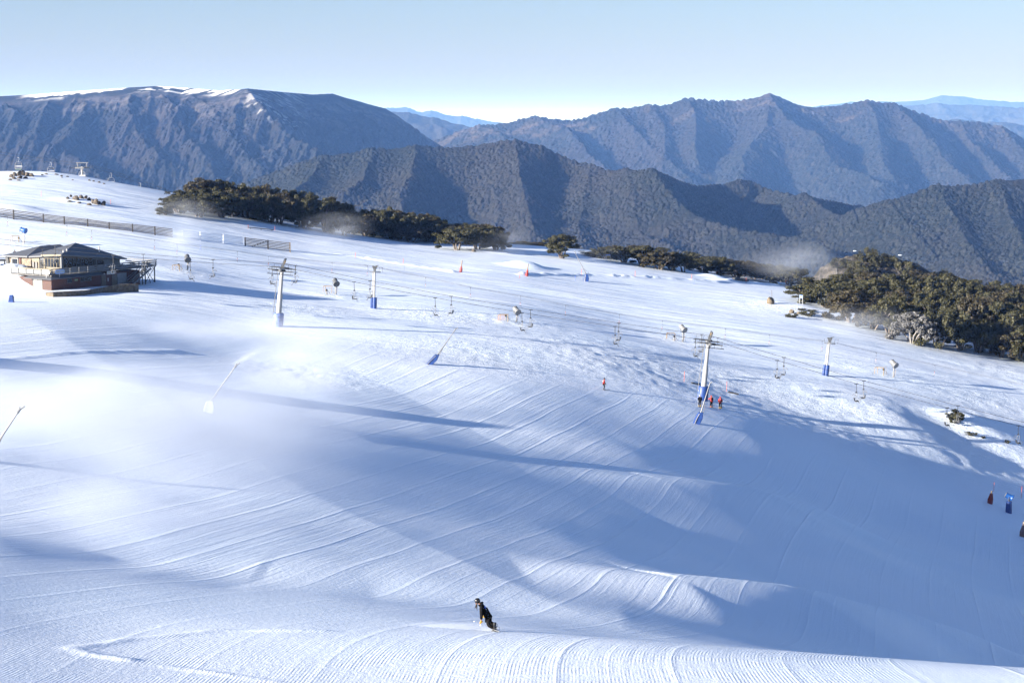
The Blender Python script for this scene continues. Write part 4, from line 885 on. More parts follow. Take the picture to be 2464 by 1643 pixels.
grove([(1480, 590, 50, None, 520, 4), (1530, 588, 54, None, 522, 2), (1572, 592, 54, None, 524, 1), (1660, 608, 50, None, 524, 5), (1710, 616, 54, None, 526, 0), (1760, 622, 54, None, 526, 4), (1830, 634, 58, None, 526, 3), (1880, 638, 54, None, 528, 5)],
      "snow gum, %s from the left behind the long hedge-like row", "snow gums of the long row", seed=9)
grove([(1936, 682, 70, 724, None, 0), (1985, 676, 92, 738, None, 1), (2045, 690, 84, 775, None, 2), (2100, 728, 74, 792, None, 4), (2142, 700, 84, 802, None, 3), (2196, 742, 92, 826, None, 6), (2258, 735, 92, 838, None, 1), (2310, 762, 70, 842, None, 0), (2352, 762, 84, 848, None, 3), (2408, 776, 76, 858, None, 2), (2452, 782, 84, 868, None, 0), (2490, 790, 80, 874, None, 1)],
      "snow gum, %s from the left along the front of the right grove", "snow gums of the right grove", seed=10)
grove([(1962, 664, 60, None, 452, 5), (2010, 662, 78, None, 446, 3), (2070, 668, 84, None, 438, 1), (2124, 668, 84, None, 432, 0), (2178, 690, 90, None, 424, 2), (2236, 690, 92, None, 420, 3), (2292, 706, 92, None, 416, 1), (2346, 706, 96, None, 414, 4), (2400, 722, 90, None, 412, 0), (2452, 726, 92, None, 410, 3)],
      "snow gum, %s from the left in the right grove's middle row", "snow gums of the right grove", seed=11)
grove([(2040, 655, 70, None, 476, 0), (2098, 650, 86, None, 470, 4), (2155, 646, 96, None, 466, 3), (2215, 656, 90, None, 462, 1), (2275, 664, 90, None, 458, 0), (2335, 668, 96, None, 455, 3), (2392, 682, 88, None, 452, 2), (2448, 684, 92, None, 450, 1), (2500, 694, 90, None, 448, 4)],
      "snow gum, %s from the left along the back of the right grove", "snow gums of the right grove", seed=12)
grove([(2205, 645, 80, None, 500, 2), (2265, 655, 84, None, 498, 0), (2325, 664, 84, None, 495, 1), (2390, 672, 84, None, 492, 3), (2450, 680, 84, None, 490, 4)],
      "snow gum crown, %s from the left on the right grove's skyline", "snow gums of the right grove", seed=13)
grove([(455, 452, 70, None, 456, 1), (512, 446, 74, None, 458, 3), (565, 450, 74, None, 460, 2), (618, 456, 72, None, 462, 1), (675, 460, 74, None, 464, 4), (730, 466, 72, None, 466, 3), (785, 474, 66, None, 468, 0), (830, 486, 54, None, 470, 5)],
      "snow gum, %s from the left in the left grove's middle row", "snow gums of the left grove", seed=21)
grove([(880, 512, 60, None, 482, 4), (940, 508, 66, None, 484, 1), (985, 514, 62, None, 486, 0), (1030, 526, 62, None, 488, 3), (1085, 536, 66, None, 488, 2), (1140, 540, 66, None, 490, 4), (1182, 548, 50, None, 490, 5)],
      "snow gum, %s from the left in the middle grove's middle row", "snow gums of the middle grove", seed=22)
# shrubs
gg = ground(2300, 1018); gum(gg, 38 * gg.y / F, "small round snow gum alone on the sunlit bank under the lift cable", None, 5, 40 * gg.y / F, 2.0)
shr = [(1905, 764, 18, 7, "small flat shrub below the boulders, left of its fellow"), (1943, 760, 22, 9, "larger flat shrub poking from the snow right of the boulders"), (1953, 750, 14, 4, "thin flat shrub patch above the larger flat shrub"), (1929, 747, 12, 4, "tiny flat shrub behind the two boulders"), (2336, 1047, 16, 6, "low shrub tip below the small lone gum"), (2366, 1056, 6, 4, "tiny dark shrub tip between low shrub and picture edge"), (2424, 1066, 8, 5, "tiny dark shrub tip nearest the right picture edge")]
for u, vb, w, h, lb in shr:
    g = ground(u, vb); sw = w * g.y / F / 2.8; sh = h * g.y / F / 1.0
    vary(shrub0, g, lb, "shrubs on the bank", random.Random(u).uniform(0, 6), (sw, sw, max(sh, 0.25)))
g = ground(1355, 626)
# ------------------------------------------------------------------ rocks
def rock_mat(name, a, b, lich):
    t = NT(name); pos = t.coord(); n = t.noise(pos, 2.2, 6.0, 0.65); c = t.mix(t.ramp(n, 0.3, 0.7), a + (1,), b + (1,)); c = t.mix(t.math('MULTIPLY', t.ramp(t.noise(pos, 5.0, 4.0, 0.7), 0.55, 0.7), 0.6), c, lich + (1,))
    t.set(t.b.inputs["Base Color"], c); t.b.inputs["Roughness"].default_value = 0.9; t.set(t.b.inputs["Normal"], t.bump(n, 0.8, 0.15)); return t.m
m_rock = rock_mat("brown_basalt", (0.045, 0.038, 0.03), (0.11, 0.09, 0.07), (0.15, 0.125, 0.09))
m_tan = rock_mat("tan_granite", (0.10, 0.08, 0.055), (0.17, 0.135, 0.09), (0.10, 0.085, 0.065))
def boulder_mesh(seed):
    import bmesh
    bm = bmesh.new(); bmesh.ops.create_icosphere(bm, subdivisions=3, radius=1.0); rs = np.random.RandomState(seed)
    pl = [(Vector(rs.normal(size=3)).normalized(), rs.uniform(0.55, 0.85)) for _ in range(9)]
    for v in bm.verts:
        for n, d in pl:
            k = v.co.dot(n)
            if k > d: v.co -= n * (k - d) * 0.9
        q = v.co * 2.3; f = float(fbm(np.array([q.x + q.z * .7 + seed]), np.array([q.y - q.z * .6]), 3, seed)[0]); v.co *= 1 + 0.10 * f
    me = bpy.data.meshes.new("boulder"); bm.to_mesh(me); bm.free(); return me
BM = [boulder_mesh(k) for k in range(5)]
for k, me in enumerate(BM): me.materials.append(m_rock)
BT = boulder_mesh(9); BT.materials.append(m_tan)
def boulder(u, vb, wpx, hpx, label, group, k=0, me=None, Y=None):
    g = ground(u, vb) if Y is None else on_snow(u, Y); r = wpx * g.y / F / 2; h = hpx * g.y / F
    o = bpy.data.objects.new("boulder", me or BM[k % 5]); col.objects.link(o); o.location = g + Vector((0, 0, h * 0.30)); o.scale = (r * 1.1, r * 0.95, h * 0.72); o.rotation_euler = (0, 0, k * 1.3)
    tag(o, label, "boulder", group)
row = [(163, 479, 9, 6), (170, 474, 7, 7), (184, 481, 19, 10), (196, 478, 14, 9), (206, 478, 13, 8), (215, 482, 10, 8), (224, 489, 13, 11), (232, 492, 15, 13), (240, 491, 10, 7), (249, 494, 15, 11), (168, 486, 14, 4), (190, 489, 12, 4), (215, 494, 12, 5)]
for i, (u, vb, w, h) in enumerate(row):
    boulder(u, vb, w, h, ("brown boulder, %s from the left in the row above the fence" % ORD[i]) if i < 10 else ("low snow-capped rock, %s from the left under the boulder row" % ORD[i - 10]), "boulders above the fence", i)
knoll = [(28, 424, 12, 8), (36, 421, 13, 10), (46, 420, 16, 13), (56, 419, 16, 14), (66, 421, 17, 11), (76, 422, 14, 8), (34, 428, 14, 6), (48, 427, 16, 7), (62, 427, 14, 6), (44, 432, 12, 3), (25, 431, 9, 4)]
for i, (u, vb, w, h) in enumerate(knoll): boulder(u, vb + 3, w, h, "brown rock, %s of the knot of rocks on the far crest" % ORD[i], "rocks on the far crest", i + 2)
for i, (u, vb, w, h) in enumerate([(101, 420, 8, 3), (112, 418, 10, 3), (136, 419, 12, 3), (148, 423, 8, 4), (149, 426, 6, 2), (162, 424, 8, 3), (175, 432, 6, 2), (215, 433, 8, 3), (225, 435, 8, 3), (239, 438, 8, 4), (250, 441, 7, 3)]):
    boulder(u, vb + 2, w, h, "small dark rock tip, %s from the left along the white crest" % ORD[i], "rock tips along the crest", i + 1)
boulder(1905, 753, 12, 9, "pale tan boulder, larger of two in the snow by the right grove", None, 0, BT)
boulder(1921, 755, 8, 6, "pale tan boulder, smaller of two in the snow by the right grove", None, 2, BT)
boulder(1854, 731, 20, 17, "tan block-shaped rock alone on the snow, thin pole behind it", None, 1, BT)
g = ground(1858, 727); t = MB().tube([(0, 0, 0), (0.05, 0, 1.6), (0, 0, 2.6)], 0.05, 6).build("forked_pole", m_wood, None); t.location = g + Vector((0, 0.9, 0)); tag(t, "thin dark pole behind the tan block-shaped rock", "pole")
boulder(1140, 606, 14, 8, "brown stump-like rock at the foot of the middle grove", None, 3)

# rocky hillock beyond the right grove
HY = 590.0
sp = [tuple(V(u, v, HY)) for u, v in [(1950, 668), (1975, 640), (2003, 618), (2050, 604), (2095, 609), (2135, 612), (2180, 622), (2225, 640), (2262, 660), (2300, 690)]]
hx = np.linspace(78, 152, 260); hy = np.linspace(545, 640, 200); HX, HYg = np.meshgrid(hx, hy); d_, z_ = polydist(HX, HYg, sp)
hz = z_ - 0.55 * d_ - 0.9 + 0.9 * fbm(HX / 4, HYg / 4, 4, 5) + 0.5 * np.abs(fbm(HX / 1.6, HYg / 1.2, 3, 6))
t = NT("scree_and_scrub"); pos = t.pos(); n = t.noise(pos, 0.35, 6.0, 0.7); c = t.mix(t.ramp(n, 0.42, 0.58), (0.030, 0.027, 0.025, 1), (0.105, 0.092, 0.080, 1)); c = t.mix(t.ramp(t.noise(pos, 1.3, 3.0, 0.7), 0.5, 0.62), c, (0.02, 0.02, 0.013, 1))
t.set(t.b.inputs["Base Color"], c); t.b.inputs["Roughness"].default_value = 0.95; t.set(t.b.inputs["Normal"], t.bump(t.noise(pos, 1.2, 6.0, 0.7), 1.0, 0.6))
grid_object("rocky_hill", HX, HYg, hz, t.m)
rnd = random.Random(5); cnt = 0
hs = []
for k in range(24):
    u = rnd.choice([rnd.uniform(2010, 2120), rnd.uniform(2090, 2265), rnd.uniform(2120, 2265)]); Y = HY - rnd.uniform(-1, 16); x = (u - CU) / F * Y / CP; d1, z1 = polydist(np.array([x]), np.array([Y]), sp); hs.append((u, x, Y, float(z1[0] - 0.55 * d1[0] - 0.9)))
hs.sort()
for k, (u, x, Y, z) in enumerate(hs):
    vary(shrub0, Vector((x, Y, z)), "grey-green scrub bush among the many covering the rocky hill", "scrub bushes on the rocky hill", rnd.uniform(0, 6), (rnd.uniform(0.7, 1.5), rnd.uniform(0.7, 1.5), rnd.uniform(1.2, 2.6)))
for u, v, w, lb in [(2057, 604, 12, "small snow patch on the rocky hill's top, left one"), (2166, 614, 14, "small snow patch on the rocky hill's top, right one")]:
    p = V(u, v, HY - 2); me = bpy.data.meshes.new("snow_patch"); o = MB().ball((0, 0, 0), (w * HY / F / 2.6, 0.8, 0.14), 12, 6).build("snow_patch", MATS["snow"], None, True); o.location = p; tag(o, lb, "snow patch", "snow patches")
# ------------------------------------------------------------------ ski lodge
t = NT("red_brick"); c = t.coord(); br = t.node("ShaderNodeTexBrick"); t.set(br.inputs["Vector"], c); br.inputs["Scale"].default_value = 3.0
br.inputs["Color1"].default_value = (0.115, 0.046, 0.037, 1); br.inputs["Color2"].default_value = (0.085, 0.037, 0.032, 1); br.inputs["Mortar"].default_value = (0.08, 0.06, 0.055, 1); br.inputs["Mortar Size"].default_value = 0.02
mp = t.node("ShaderNodeMapping"); t.set(mp.inputs[0], c); mp.inputs["Rotation"].default_value = (math.pi / 2, 0, 0); t.set(br.inputs["Vector"], mp.outputs[0])
t.set(t.b.inputs["Base Color"], br.outputs[0]); t.b.inputs["Roughness"].default_value = 0.9; m_brick = t.m
t = NT("corrugated_roof"); c = t.coord(); w = t.node("ShaderNodeTexWave"); t.set(w.inputs["Vector"], c); w.inputs["Scale"].default_value = 2.2; w.bands_direction = 'X'
t.set(t.b.inputs["Base Color"], t.mix(t.noise(c, 0.8, 4.0), (0.075, 0.083, 0.100, 1), (0.115, 0.122, 0.138, 1))); t.b.inputs["Roughness"].default_value = 0.55; t.set(t.b.inputs["Normal"], t.bump(w.outputs["Fac"], 0.5, 0.04)); m_roof = t.m
m_cream = simple_mat("cream_render", (0.22, 0.195, 0.145), 0.8, 0.0, 0.08, 2.0)
m_siding = simple_mat("grey_siding", (0.17, 0.18, 0.19), 0.8, 0.0, 0.1, 3.0)
m_glass = simple_mat("dark_glass", (0.012, 0.016, 0.024), 0.08, 0.0, 0.4, 0.5)
m_frame = simple_mat("brown_window_frame", (0.10, 0.08, 0.06), 0.6)
m_deck = simple_mat("deck_boards", (0.12, 0.115, 0.11), 0.8, 0.0, 0.25, 3.0, 0.2)
m_rail = simple_mat("grey_deck_rail", (0.13, 0.135, 0.14), 0.7, 0.0, 0.2, 3.0)
m_stone = rock_mat("field_stone", (0.06, 0.05, 0.04), (0.17, 0.14, 0.10), (0.10, 0.085, 0.07))
m_stonew = rock_mat("stone_cladding", (0.12, 0.10, 0.08), (0.30, 0.25, 0.19), (0.09, 0.07, 0.055))
m_wdoor = simple_mat("white_door_paint", (0.30, 0.30, 0.285), 0.6, 0.0, 0.05, 2.0)
C0 = ground(124, 699)
lod = thing("ski_lodge", (C0.x, C0.y, C0.z - 0.15), "two-storey brick ski lodge with grey roofs and wraparound deck", "lodge", None, rad(58))
MB().box((10.2, 5.2, 0.6), (20.4, 10.4, 3.0)).build("brick_wall", m_brick, lod)
d = MB().box((-0.03, 2.95, 0.95), (0.06, 1.9, 1.9)).build("garage_door", m_wdoor, lod); MB().box((-0.07, 2.95, 0.95), (0.03, 0.08, 1.9)).build("door_strip", m_frame, d)
MB().box((-0.04, 4.02, 0.98), (0.08, 0.16, 2.05)).build("door_jamb", m_dark, lod)
for (x, z, w, h) in [(4.0, 1.45, 1.0, 0.65), (7.7, 1.5, 2.4, 0.62)]:
    f = MB().box((x, -0.03, z), (w + 0.2, 0.08, h + 0.2)).build("window", m_frame, lod); MB().box((x, -0.085, z), (w, 0.04, h)).build("pane", m_glass, f)
MB().box((5.5, -0.03, 1.45), (0.7, 0.05, 0.28)).build("green_plate", m_green, lod)
for x, w in ((11.7, 1.0), (14.2, 1.2)):
    f = MB().box((x, -0.05, 0.85), (w, 0.12, 1.9)).build("door", m_frame, lod); MB().box((x + w * .3, -0.13, 0.9), (0.08, 0.06, 0.16)).build("handle", m_steel, f)
MB().box((11.7, -0.08, 2.0), (0.7, 0.06, 0.22)).build("door_sign", m_wpaint, lod)
s_ = MB().box((13.4, -0.10, 2.12), (1.9, 0.08, 0.55)).build("entrance_sign", m_wpaint, lod)
def lettering(txt, loc, rot, size, mat, parent):
    cu = bpy.data.curves.new("lettering", 'FONT'); cu.body = txt; cu.size = size; cu.align_x = 'CENTER'; cu.align_y = 'CENTER'; cu.extrude = 0.004
    tmp = bpy.data.objects.new("lettering", cu); col.objects.link(tmp); dg = bpy.context.evaluated_depsgraph_get(); me = bpy.data.meshes.new_from_object(tmp.evaluated_get(dg)); bpy.data.objects.remove(tmp)
    me.materials.clear(); me.materials.append(mat); o = bpy.data.objects.new("lettering", me); col.objects.link(o); o.parent = parent; o.location = loc; o.rotation_euler = rot; return o
lettering("Koflers Hütte", (13.4, -0.147, 2.12), (math.pi / 2, 0, 0), 0.28, m_ytext, s_)
MB().box((12.7, -0.1, 1.0), (0.14, 0.03, 0.55)).build("notice", m_wpaint, lod)
MB().box((16.0, -0.06, 0.9), (2.2, 0.10, 2.0)).build("side_panel", m_siding, lod)
# awning over the lower wall
aw = MB()
aw.add([(-1.1, -1.1, 2.02), (11.0, -1.1, 2.02), (11.0, -0.0, 2.42), (0, 0, 2.42), (-1.1, -1.1, 1.96), (11.0, -1.1, 1.96), (11.0, 0.0, 2.36), (0, 0, 2.36)], [(0, 1, 2, 3), (7, 6, 5, 4), (0, 4, 5, 1), (1, 5, 6, 2)])
aw.add([(-1.1, -1.1, 2.02), (0, 0, 2.42), (0, 5.0, 2.42), (-1.1, 5.0, 2.02), (-1.1, -1.1, 1.96), (0, 0, 2.36), (0, 5.0, 2.36), (-1.1, 5.0, 1.96)], [(0, 1, 2, 3), (7, 6, 5, 4), (0, 3, 7, 4), (2, 6, 7, 3)])
aw.build("awning", m_roof, lod)
# deck
dk = MB().box((12.0, 1.2, 2.5), (24.4, 2.9, 0.16)).box((2.1, 7.6, 2.5), (4.8, 9.9, 0.16)).box((21.9, 6.5, 2.5), (3.6, 7.6, 0.16)).build("deck", m_deck, lod)
for k in range(13):
    x = 0.05 + k * 2.0; MB().box((x, -0.18, 3.05), (0.12, 0.12, 1.0)).build("rail_post", m_rail, lod)
for z, h in ((2.82, 0.22), (3.18, 0.2), (3.52, 0.16)): MB().box((12.0, -0.28, z), (24.6, 0.08, h)).build("deck_rail", m_rail, lod)
for k in range(6): MB().box((-0.22, 0.3 + k * 1.7, 3.0), (0.14, 0.14, 1.0)).build("rail_post", m_rail, lod)
MB().box((-0.26, 4.4, 3.52), (0.2, 9.0, 0.14)).build("deck_rail", m_cream, lod); MB().box((-0.2, 4.4, 3.02), (0.03, 8.6, 0.7)).build("glass_screen", m_siding, lod)
for z in (2.8, 3.15, 3.5): MB().box((24.1, 3.2, z), (0.08, 7.0, 0.16)).build("deck_rail", m_rail, lod)
for z in (3.15, 3.5, 3.85): MB().box((19.9, 8.0, z), (7.8, 0.08, 0.12)).build("deck_rail", m_rail, lod)
for (x, y) in ((23.9, -0.1), (21.6, -0.1), (23.9, 5.5), (20.9, -0.1)): MB().box((x, y, 0.9), (0.14, 0.14, 3.1)).build("steel_post", m_dark, lod)
for a, b in (((21.6, -0.1, 2.4), (23.9, -0.1, -0.3)), ((21.6, -0.1, -0.1), (23.9, -0.1, 2.3)), ((23.9, -0.1, 2.3), (23.9, 5.5, 0)), ((21.6, -0.1, 2.3), (22.9, -0.1, -0.3))): MB().tube([a, b], 0.05, 6).build("brace", m_dark, lod)
# stairs from the deck down to the left
st = MB(); N = 11; xa, za, xb, zb = 21.0, 2.5, 16.4, -0.1
for y in (-2.0, -0.6): st.bar((xa, y, za - .1), (xb, y, zb), 0.1, 0.3)
st.build("stringer", m_rail, lod)
for k in range(N):
    f = (k + .5) / N; MB().box((xa + (xb - xa) * f, -1.3, za + (zb - za) * f), (0.42, 1.3, 0.06)).build("stair_tread", m_deck, lod)
for y in (-2.0, -0.6):
    for dz_ in (0.55, 0.95): MB().bar((xa, y, za + dz_), (xb, y, zb + dz_), 0.08, 0.1).build("stair_rail", m_rail, lod)
    for f in (0.05, 0.5, 0.95): MB().bar((xa + (xb - xa) * f, y, za + (zb - za) * f), (xa + (xb - xa) * f, y, za + (zb - za) * f + 1.0), 0.07).build("stair_post", m_rail, lod)
# upper storey
up = MB(); zt = lambda x: 5.45 - (x - 4.5) / 13.5 * 1.25
up.add([(4.5, 2.2, 2.55), (18, 2.2, 2.55), (18, 8.8, 2.55), (4.5, 8.8, 2.55), (4.5, 2.2, zt(4.5)), (18, 2.2, zt(18)), (18, 8.8, 4.1), (4.5, 8.8, 4.9)], [(0, 1, 5, 4), (1, 2, 6, 5), (2, 3, 7, 6), (3, 0, 4, 7), (4, 5, 6, 7)])
up.build("upper_wall", m_siding, lod)
MB().box((4.44, 3.9, 2.95), (0.1, 3.4, 0.75)).build("sill_wall", m_cream, lod); MB().box((8.2, 2.14, 2.95), (7.3, 0.1, 0.7)).build("sill_wall", m_siding, lod)
for k in range(5):
    y = 2.55 + k * 0.66; f = MB().box((4.45, y + .3, 4.25), (0.1, 0.64, 1.75)).build("window", m_cream, lod); MB().box((4.385, y + .3, 4.12), (0.05, 0.5, 1.35)).build("pane", m_glass, f); MB().box((4.385, y + .3, 4.98), (0.05, 0.54, 0.22)).build("skylight_pane", m_glass, f)
for k in range(7):
    x = 5.0 + k * 0.93; h = zt(x) - 3.5; f = MB().box((x + .4, 2.15, 3.3 + h / 2), (0.9, 0.1, h)).build("window", m_frame, lod); MB().box((x + .4, 2.085, 3.3 + h / 2 - .1), (0.76, 0.05, h - .4)).build("pane", m_glass, f)
MB().box((11.95, 2.14, 3.45), (0.6, 0.1, 1.7)).build("upper_door", m_dark, lod)
f = MB().box((13.4, 2.15, 3.75), (1.5, 0.1, 0.85)).build("window", m_frame, lod); MB().box((13.4, 2.085, 3.75), (1.3, 0.05, 0.68)).build("pane", m_glass, f)
MB().box((4.46, 6.55, 3.6), (0.12, 1.1, 1.9)).build("porch_shade_panel", m_black, lod)  # flat black panel standing in for the shade inside the porch
MB().box((4.44, 5.95, 3.7), (0.16, 0.2, 2.3)).build("porch_post", m_cream, lod); MB().box((4.44, 7.2, 3.7), (0.16, 0.2, 2.3)).build("porch_post", m_cream, lod)
# wing on the left
MB().box((9.0, 11.6, 3.7), (9.0, 5.6, 2.4)).build("wing_wall", m_stonew, lod)
MB().box((4.42, 8.0, 4.5), (0.12, 1.4, 0.7)).build("fascia", m_cream, lod)
for y in (7.6, 8.3, 9.0): MB().box((4.42, y, 3.5), (0.14, 0.12, 1.9)).build("mullion", m_frame, lod)
f = MB().box((4.43, 12.7, 3.9), (0.12, 1.5, 1.5)).build("window", m_wdoor, lod); MB().box((4.36, 12.7, 3.9), (0.05, 1.2, 1.15)).build("pane", m_glass, f)
MB().box((4.43, 11.5, 3.7), (0.14, 0.35, 2.3)).build("brick_pier", m_brick, lod); MB().prism([(4.3, 14.0, 2.6), (4.3, 14.5, 2.6), (4.3, 14.9, 4.9), (4.3, 14.2, 4.9)], (0.3, 0, 0)).build("raking_post", m_dark, lod)
# roofs
def slab(top, th, name, mat):
    n = len(top); v = list(top) + [(x, y, z - th) for x, y, z in top]; b = MB()
    return b, v, n
A = (11.2, 5.6, 7.0); c1, c2, c3, c4 = (3.8, 1.5, 5.62), (18.9, 1.5, 4.12), (18.9, 9.6, 4.12), (3.8, 9.6, 5.0)
rf = MB(); th = 0.22
lo = lambda p: (p[0], p[1], p[2] - th)
rf.add([A, c1, c2, c3, c4, lo(c1), lo(c2), lo(c3), lo(c4)], [(0, 1, 2), (0, 2, 3), (0, 3, 4), (0, 4, 1), (1, 5, 6, 2), (2, 6, 7, 3), (3, 7, 8, 4), (4, 8, 5, 1), (8, 7, 6, 5)])
mr = rf.build("roof", m_roof, lod)
MB().bar((3.74, 1.5, 5.52), (3.74, 6.0, 5.32), 0.06, 0.24).build("gutter", m_cream, mr); MB().bar((3.8, 1.42, 5.50), (18.9, 1.42, 4.02), 0.06, 0.16).build("gutter", m_rail, mr)
for x, y, z, h in ((5.2, 2.4, 5.75, 0.5), (6.2, 2.6, 5.8, 0.55), (14.0, 3.0, 5.4, 0.9)): MB().tube([(x, y, z - .2), (x, y, z + h)], 0.11, 8).build("vent_pipe", m_wpaint, mr, True)
wf = MB(); w1, w2, w3, w4, r1, r2 = (3.6, 9.0, 5.1), (15, 9.0, 5.1), (15, 14.9, 5.0), (3.6, 14.9, 5.0), (9.5, 12.0, 6.35), (14.0, 12.0, 6.35)
wf.add([w1, w2, w3, w4, r1, r2, lo(w1), lo(w2), lo(w3), lo(w4)], [(0, 1, 5, 4), (2, 3, 4, 5), (3, 0, 4), (1, 2, 5), (0, 6, 7, 1), (2, 8, 9, 3), (3, 9, 6, 0), (9, 8, 7, 6)])
wf.build("wing_roof", m_roof, lod)
# loose things on the deck
def W(x, y, z): return lod.matrix_basis @ Vector((x, y, z))
bpy.context.view_layer.update()
def at_lodge(o, x, y, z, rz=0.0): o.location = W(x, y, z); o.rotation_euler = (0, 0, rad(58) + rz)
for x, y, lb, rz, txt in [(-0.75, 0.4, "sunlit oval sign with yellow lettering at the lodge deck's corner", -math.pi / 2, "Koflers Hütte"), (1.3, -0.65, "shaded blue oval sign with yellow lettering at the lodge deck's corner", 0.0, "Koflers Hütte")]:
    t = thing("oval_sign", (0, 0, 0), lb, "sign", "oval signs at the deck corner"); at_lodge(t, x, y, 3.1, rz)
    w = 2.1 if rz == 0 else 1.7; pts = [(math.copysign(w / 2 - .36, math.cos(a)) + .36 * math.cos(a), 0, .36 * math.sin(a)) for a in [2 * math.pi * k / 24 for k in range(24)]]
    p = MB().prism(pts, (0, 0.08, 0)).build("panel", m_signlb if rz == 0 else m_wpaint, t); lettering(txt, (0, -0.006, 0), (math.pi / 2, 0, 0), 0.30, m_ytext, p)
    MB().tube([(0, 0.12, -1.0), (0, 0.12, 0.3)], 0.05, 6).build("post", m_wpaint, t)
def picnic(x, y, lb):
    t = thing("picnic_table", (0, 0, 0), lb, "picnic table", "picnic tables on the deck"); at_lodge(t, x, y, 2.58)
    MB().box((0, 0, 0.74), (0.8, 1.7, 0.07)).build("tabletop", m_wood, t)
    for sx in (-0.7, 0.7): MB().box((sx, 0, 0.44), (0.28, 1.7, 0.06)).build("bench", m_wood, t)
    for sy in (-0.6, 0.6): MB().bar((-0.7, sy, 0.02), (0.3, sy, 0.72), 0.08).bar((0.7, sy, 0.02), (-0.3, sy, 0.72), 0.08).bar((-0.8, sy, 0.38), (0.8, sy, 0.38), 0.08).build("leg_frame", m_wood, t)
picnic(2.0, 3.6, "timber picnic table on the lodge deck, nearer the oval signs"); picnic(2.2, 8.4, "timber picnic table on the lodge deck, at its left end")
t = thing("litter_bin", (0, 0, 0), "teal litter bin beside the sunlit oval sign", "bin"); at_lodge(t, 0.4, 1.2, 2.58); mt_ = simple_mat("teal_paint", (0.10, 0.24, 0.24), 0.5)
MB().lathe((0, 0, 0), (0, 0, 1), [(0, 0.28), (0.8, 0.32)], 14).build("body", mt_, t, True); MB().lathe((0, 0, 0.8), (0, 0, 1), [(0, 0.35), (0.1, 0.33), (0.2, 0.1)], 14).build("lid", m_dark, t, True)
t = thing("timber_landing", ground(2, 640), "dark timber landing cut by the left picture edge beside the lodge", "landing"); MB().box((-1.0, 0, 1.0), (4.6, 2.0, 0.25)).build("platform", m_dark, t)
for x in (-2.0, 0.9): MB().box((x, -0.8, 0.3), (0.2, 0.2, 1.6)).build("post", m_dark, t)
for z in (1.5, 1.9): MB().box((-1.0, -0.95, z), (4.6, 0.08, 0.12)).build("rail", m_dark, t)
# stone retaining wall before the lodge
wp = [ground(u, v) for u, v in [(110, 712), (128, 715), (160, 714), (200, 711), (243, 705), (285, 704), (326, 703)]]; hs_ = [0.5, 0.75, 0.8, 0.75, 0.85, 1.3, 1.2]; b = MB(); g0 = wp[0]
vv = []
for p, h in zip(wp, hs_): q = p - g0; vv += [(q.x, q.y, q.z - .3), (q.x, q.y, q.z + h), (q.x + .35, q.y + .9, q.z + h), (q.x + .35, q.y + .9, q.z - .3)]
ff = [(0, 1, 2, 3)] + [tuple(4 * i + k for k in q) for i in range(len(wp) - 1) for q in ((0, 4, 5, 1), (1, 5, 6, 2), (2, 6, 7, 3))] + [(len(vv) - 1, len(vv) - 2, len(vv) - 3, len(vv) - 4)]
b.add(vv, ff); o = b.build("stone_wall", m_stone, None); o.location = g0; tag(o, "low rough stone retaining wall along the front of the lodge", "stone wall")
# ------------------------------------------------------------------ people
import bmesh
m_skin = simple_mat("skin", (0.30, 0.17, 0.12), 0.6, 0.0, 0.08, 6.0)
m_jblack = simple_mat("black_jacket_cloth", (0.006, 0.006, 0.007), 0.9, 0.0, 0.35, 4.0, 0.3, 0.1)
m_jred = simple_mat("red_jacket_cloth", (0.36, 0.022, 0.014), 0.75, 0.0, 0.2, 4.0, 0.3)
m_trous = simple_mat("dark_trouser_cloth", (0.007, 0.0065, 0.0065), 0.9, 0.0, 0.35, 5.0, 0.3, 0.1)
m_helm = simple_mat("black_helmet", (0.012, 0.012, 0.013), 0.25, 0.0, 0.2, 4.0)
m_rhelm = simple_mat("red_helmet", (0.34, 0.02, 0.02), 0.35, 0.0, 0.1, 4.0)
m_whelm = simple_mat("white_helmet", (0.42, 0.42, 0.42), 0.35, 0.0, 0.1, 4.0)
m_glovey = simple_mat("yellow_glove_leather", (0.42, 0.24, 0.02), 0.6, 0.0, 0.15, 6.0)
m_gog = simple_mat("goggle_lens", (0.03, 0.02, 0.02), 0.15, 0.0, 0.2, 3.0)
m_boot = simple_mat("boot_plastic", (0.03, 0.03, 0.03), 0.5, 0.0, 0.8, 9.0)
m_yboot = simple_mat("yellow_boot", (0.20, 0.13, 0.015), 0.5)
m_ski = simple_mat("ski_topsheet", (0.05, 0.06, 0.06), 0.4, 0.0, 0.4, 6.0)
m_hair = simple_mat("dark_hair", (0.012, 0.009, 0.008), 0.7)
m_logo = simple_mat("blue_logo_print", (0.02, 0.08, 0.40), 0.6)
def skin_mesh(name, verts, edges, radii, mat, parent, root=0, sub=2):
    bm = bmesh.new(); ly = bm.verts.layers.skin.verify(); vs = []
    for i, (p, r) in enumerate(zip(verts, radii)):
        v = bm.verts.new(p); v[ly].radius = r if isinstance(r, tuple) else (r, r); v[ly].use_root = (i == root); vs.append(v)
    for a, b in edges: bm.edges.new((vs[a], vs[b]))
    me = bpy.data.meshes.new(name); bm.to_mesh(me); bm.free(); me.materials.append(mat)
    o = bpy.data.objects.new(name, me); col.objects.link(o); o.parent = parent
    sk = o.modifiers.new("skin", 'SKIN'); sk.use_smooth_shade = True
    sb = o.modifiers.new("sub", 'SUBSURF'); sb.levels = sub; sb.render_levels = sub
    return o
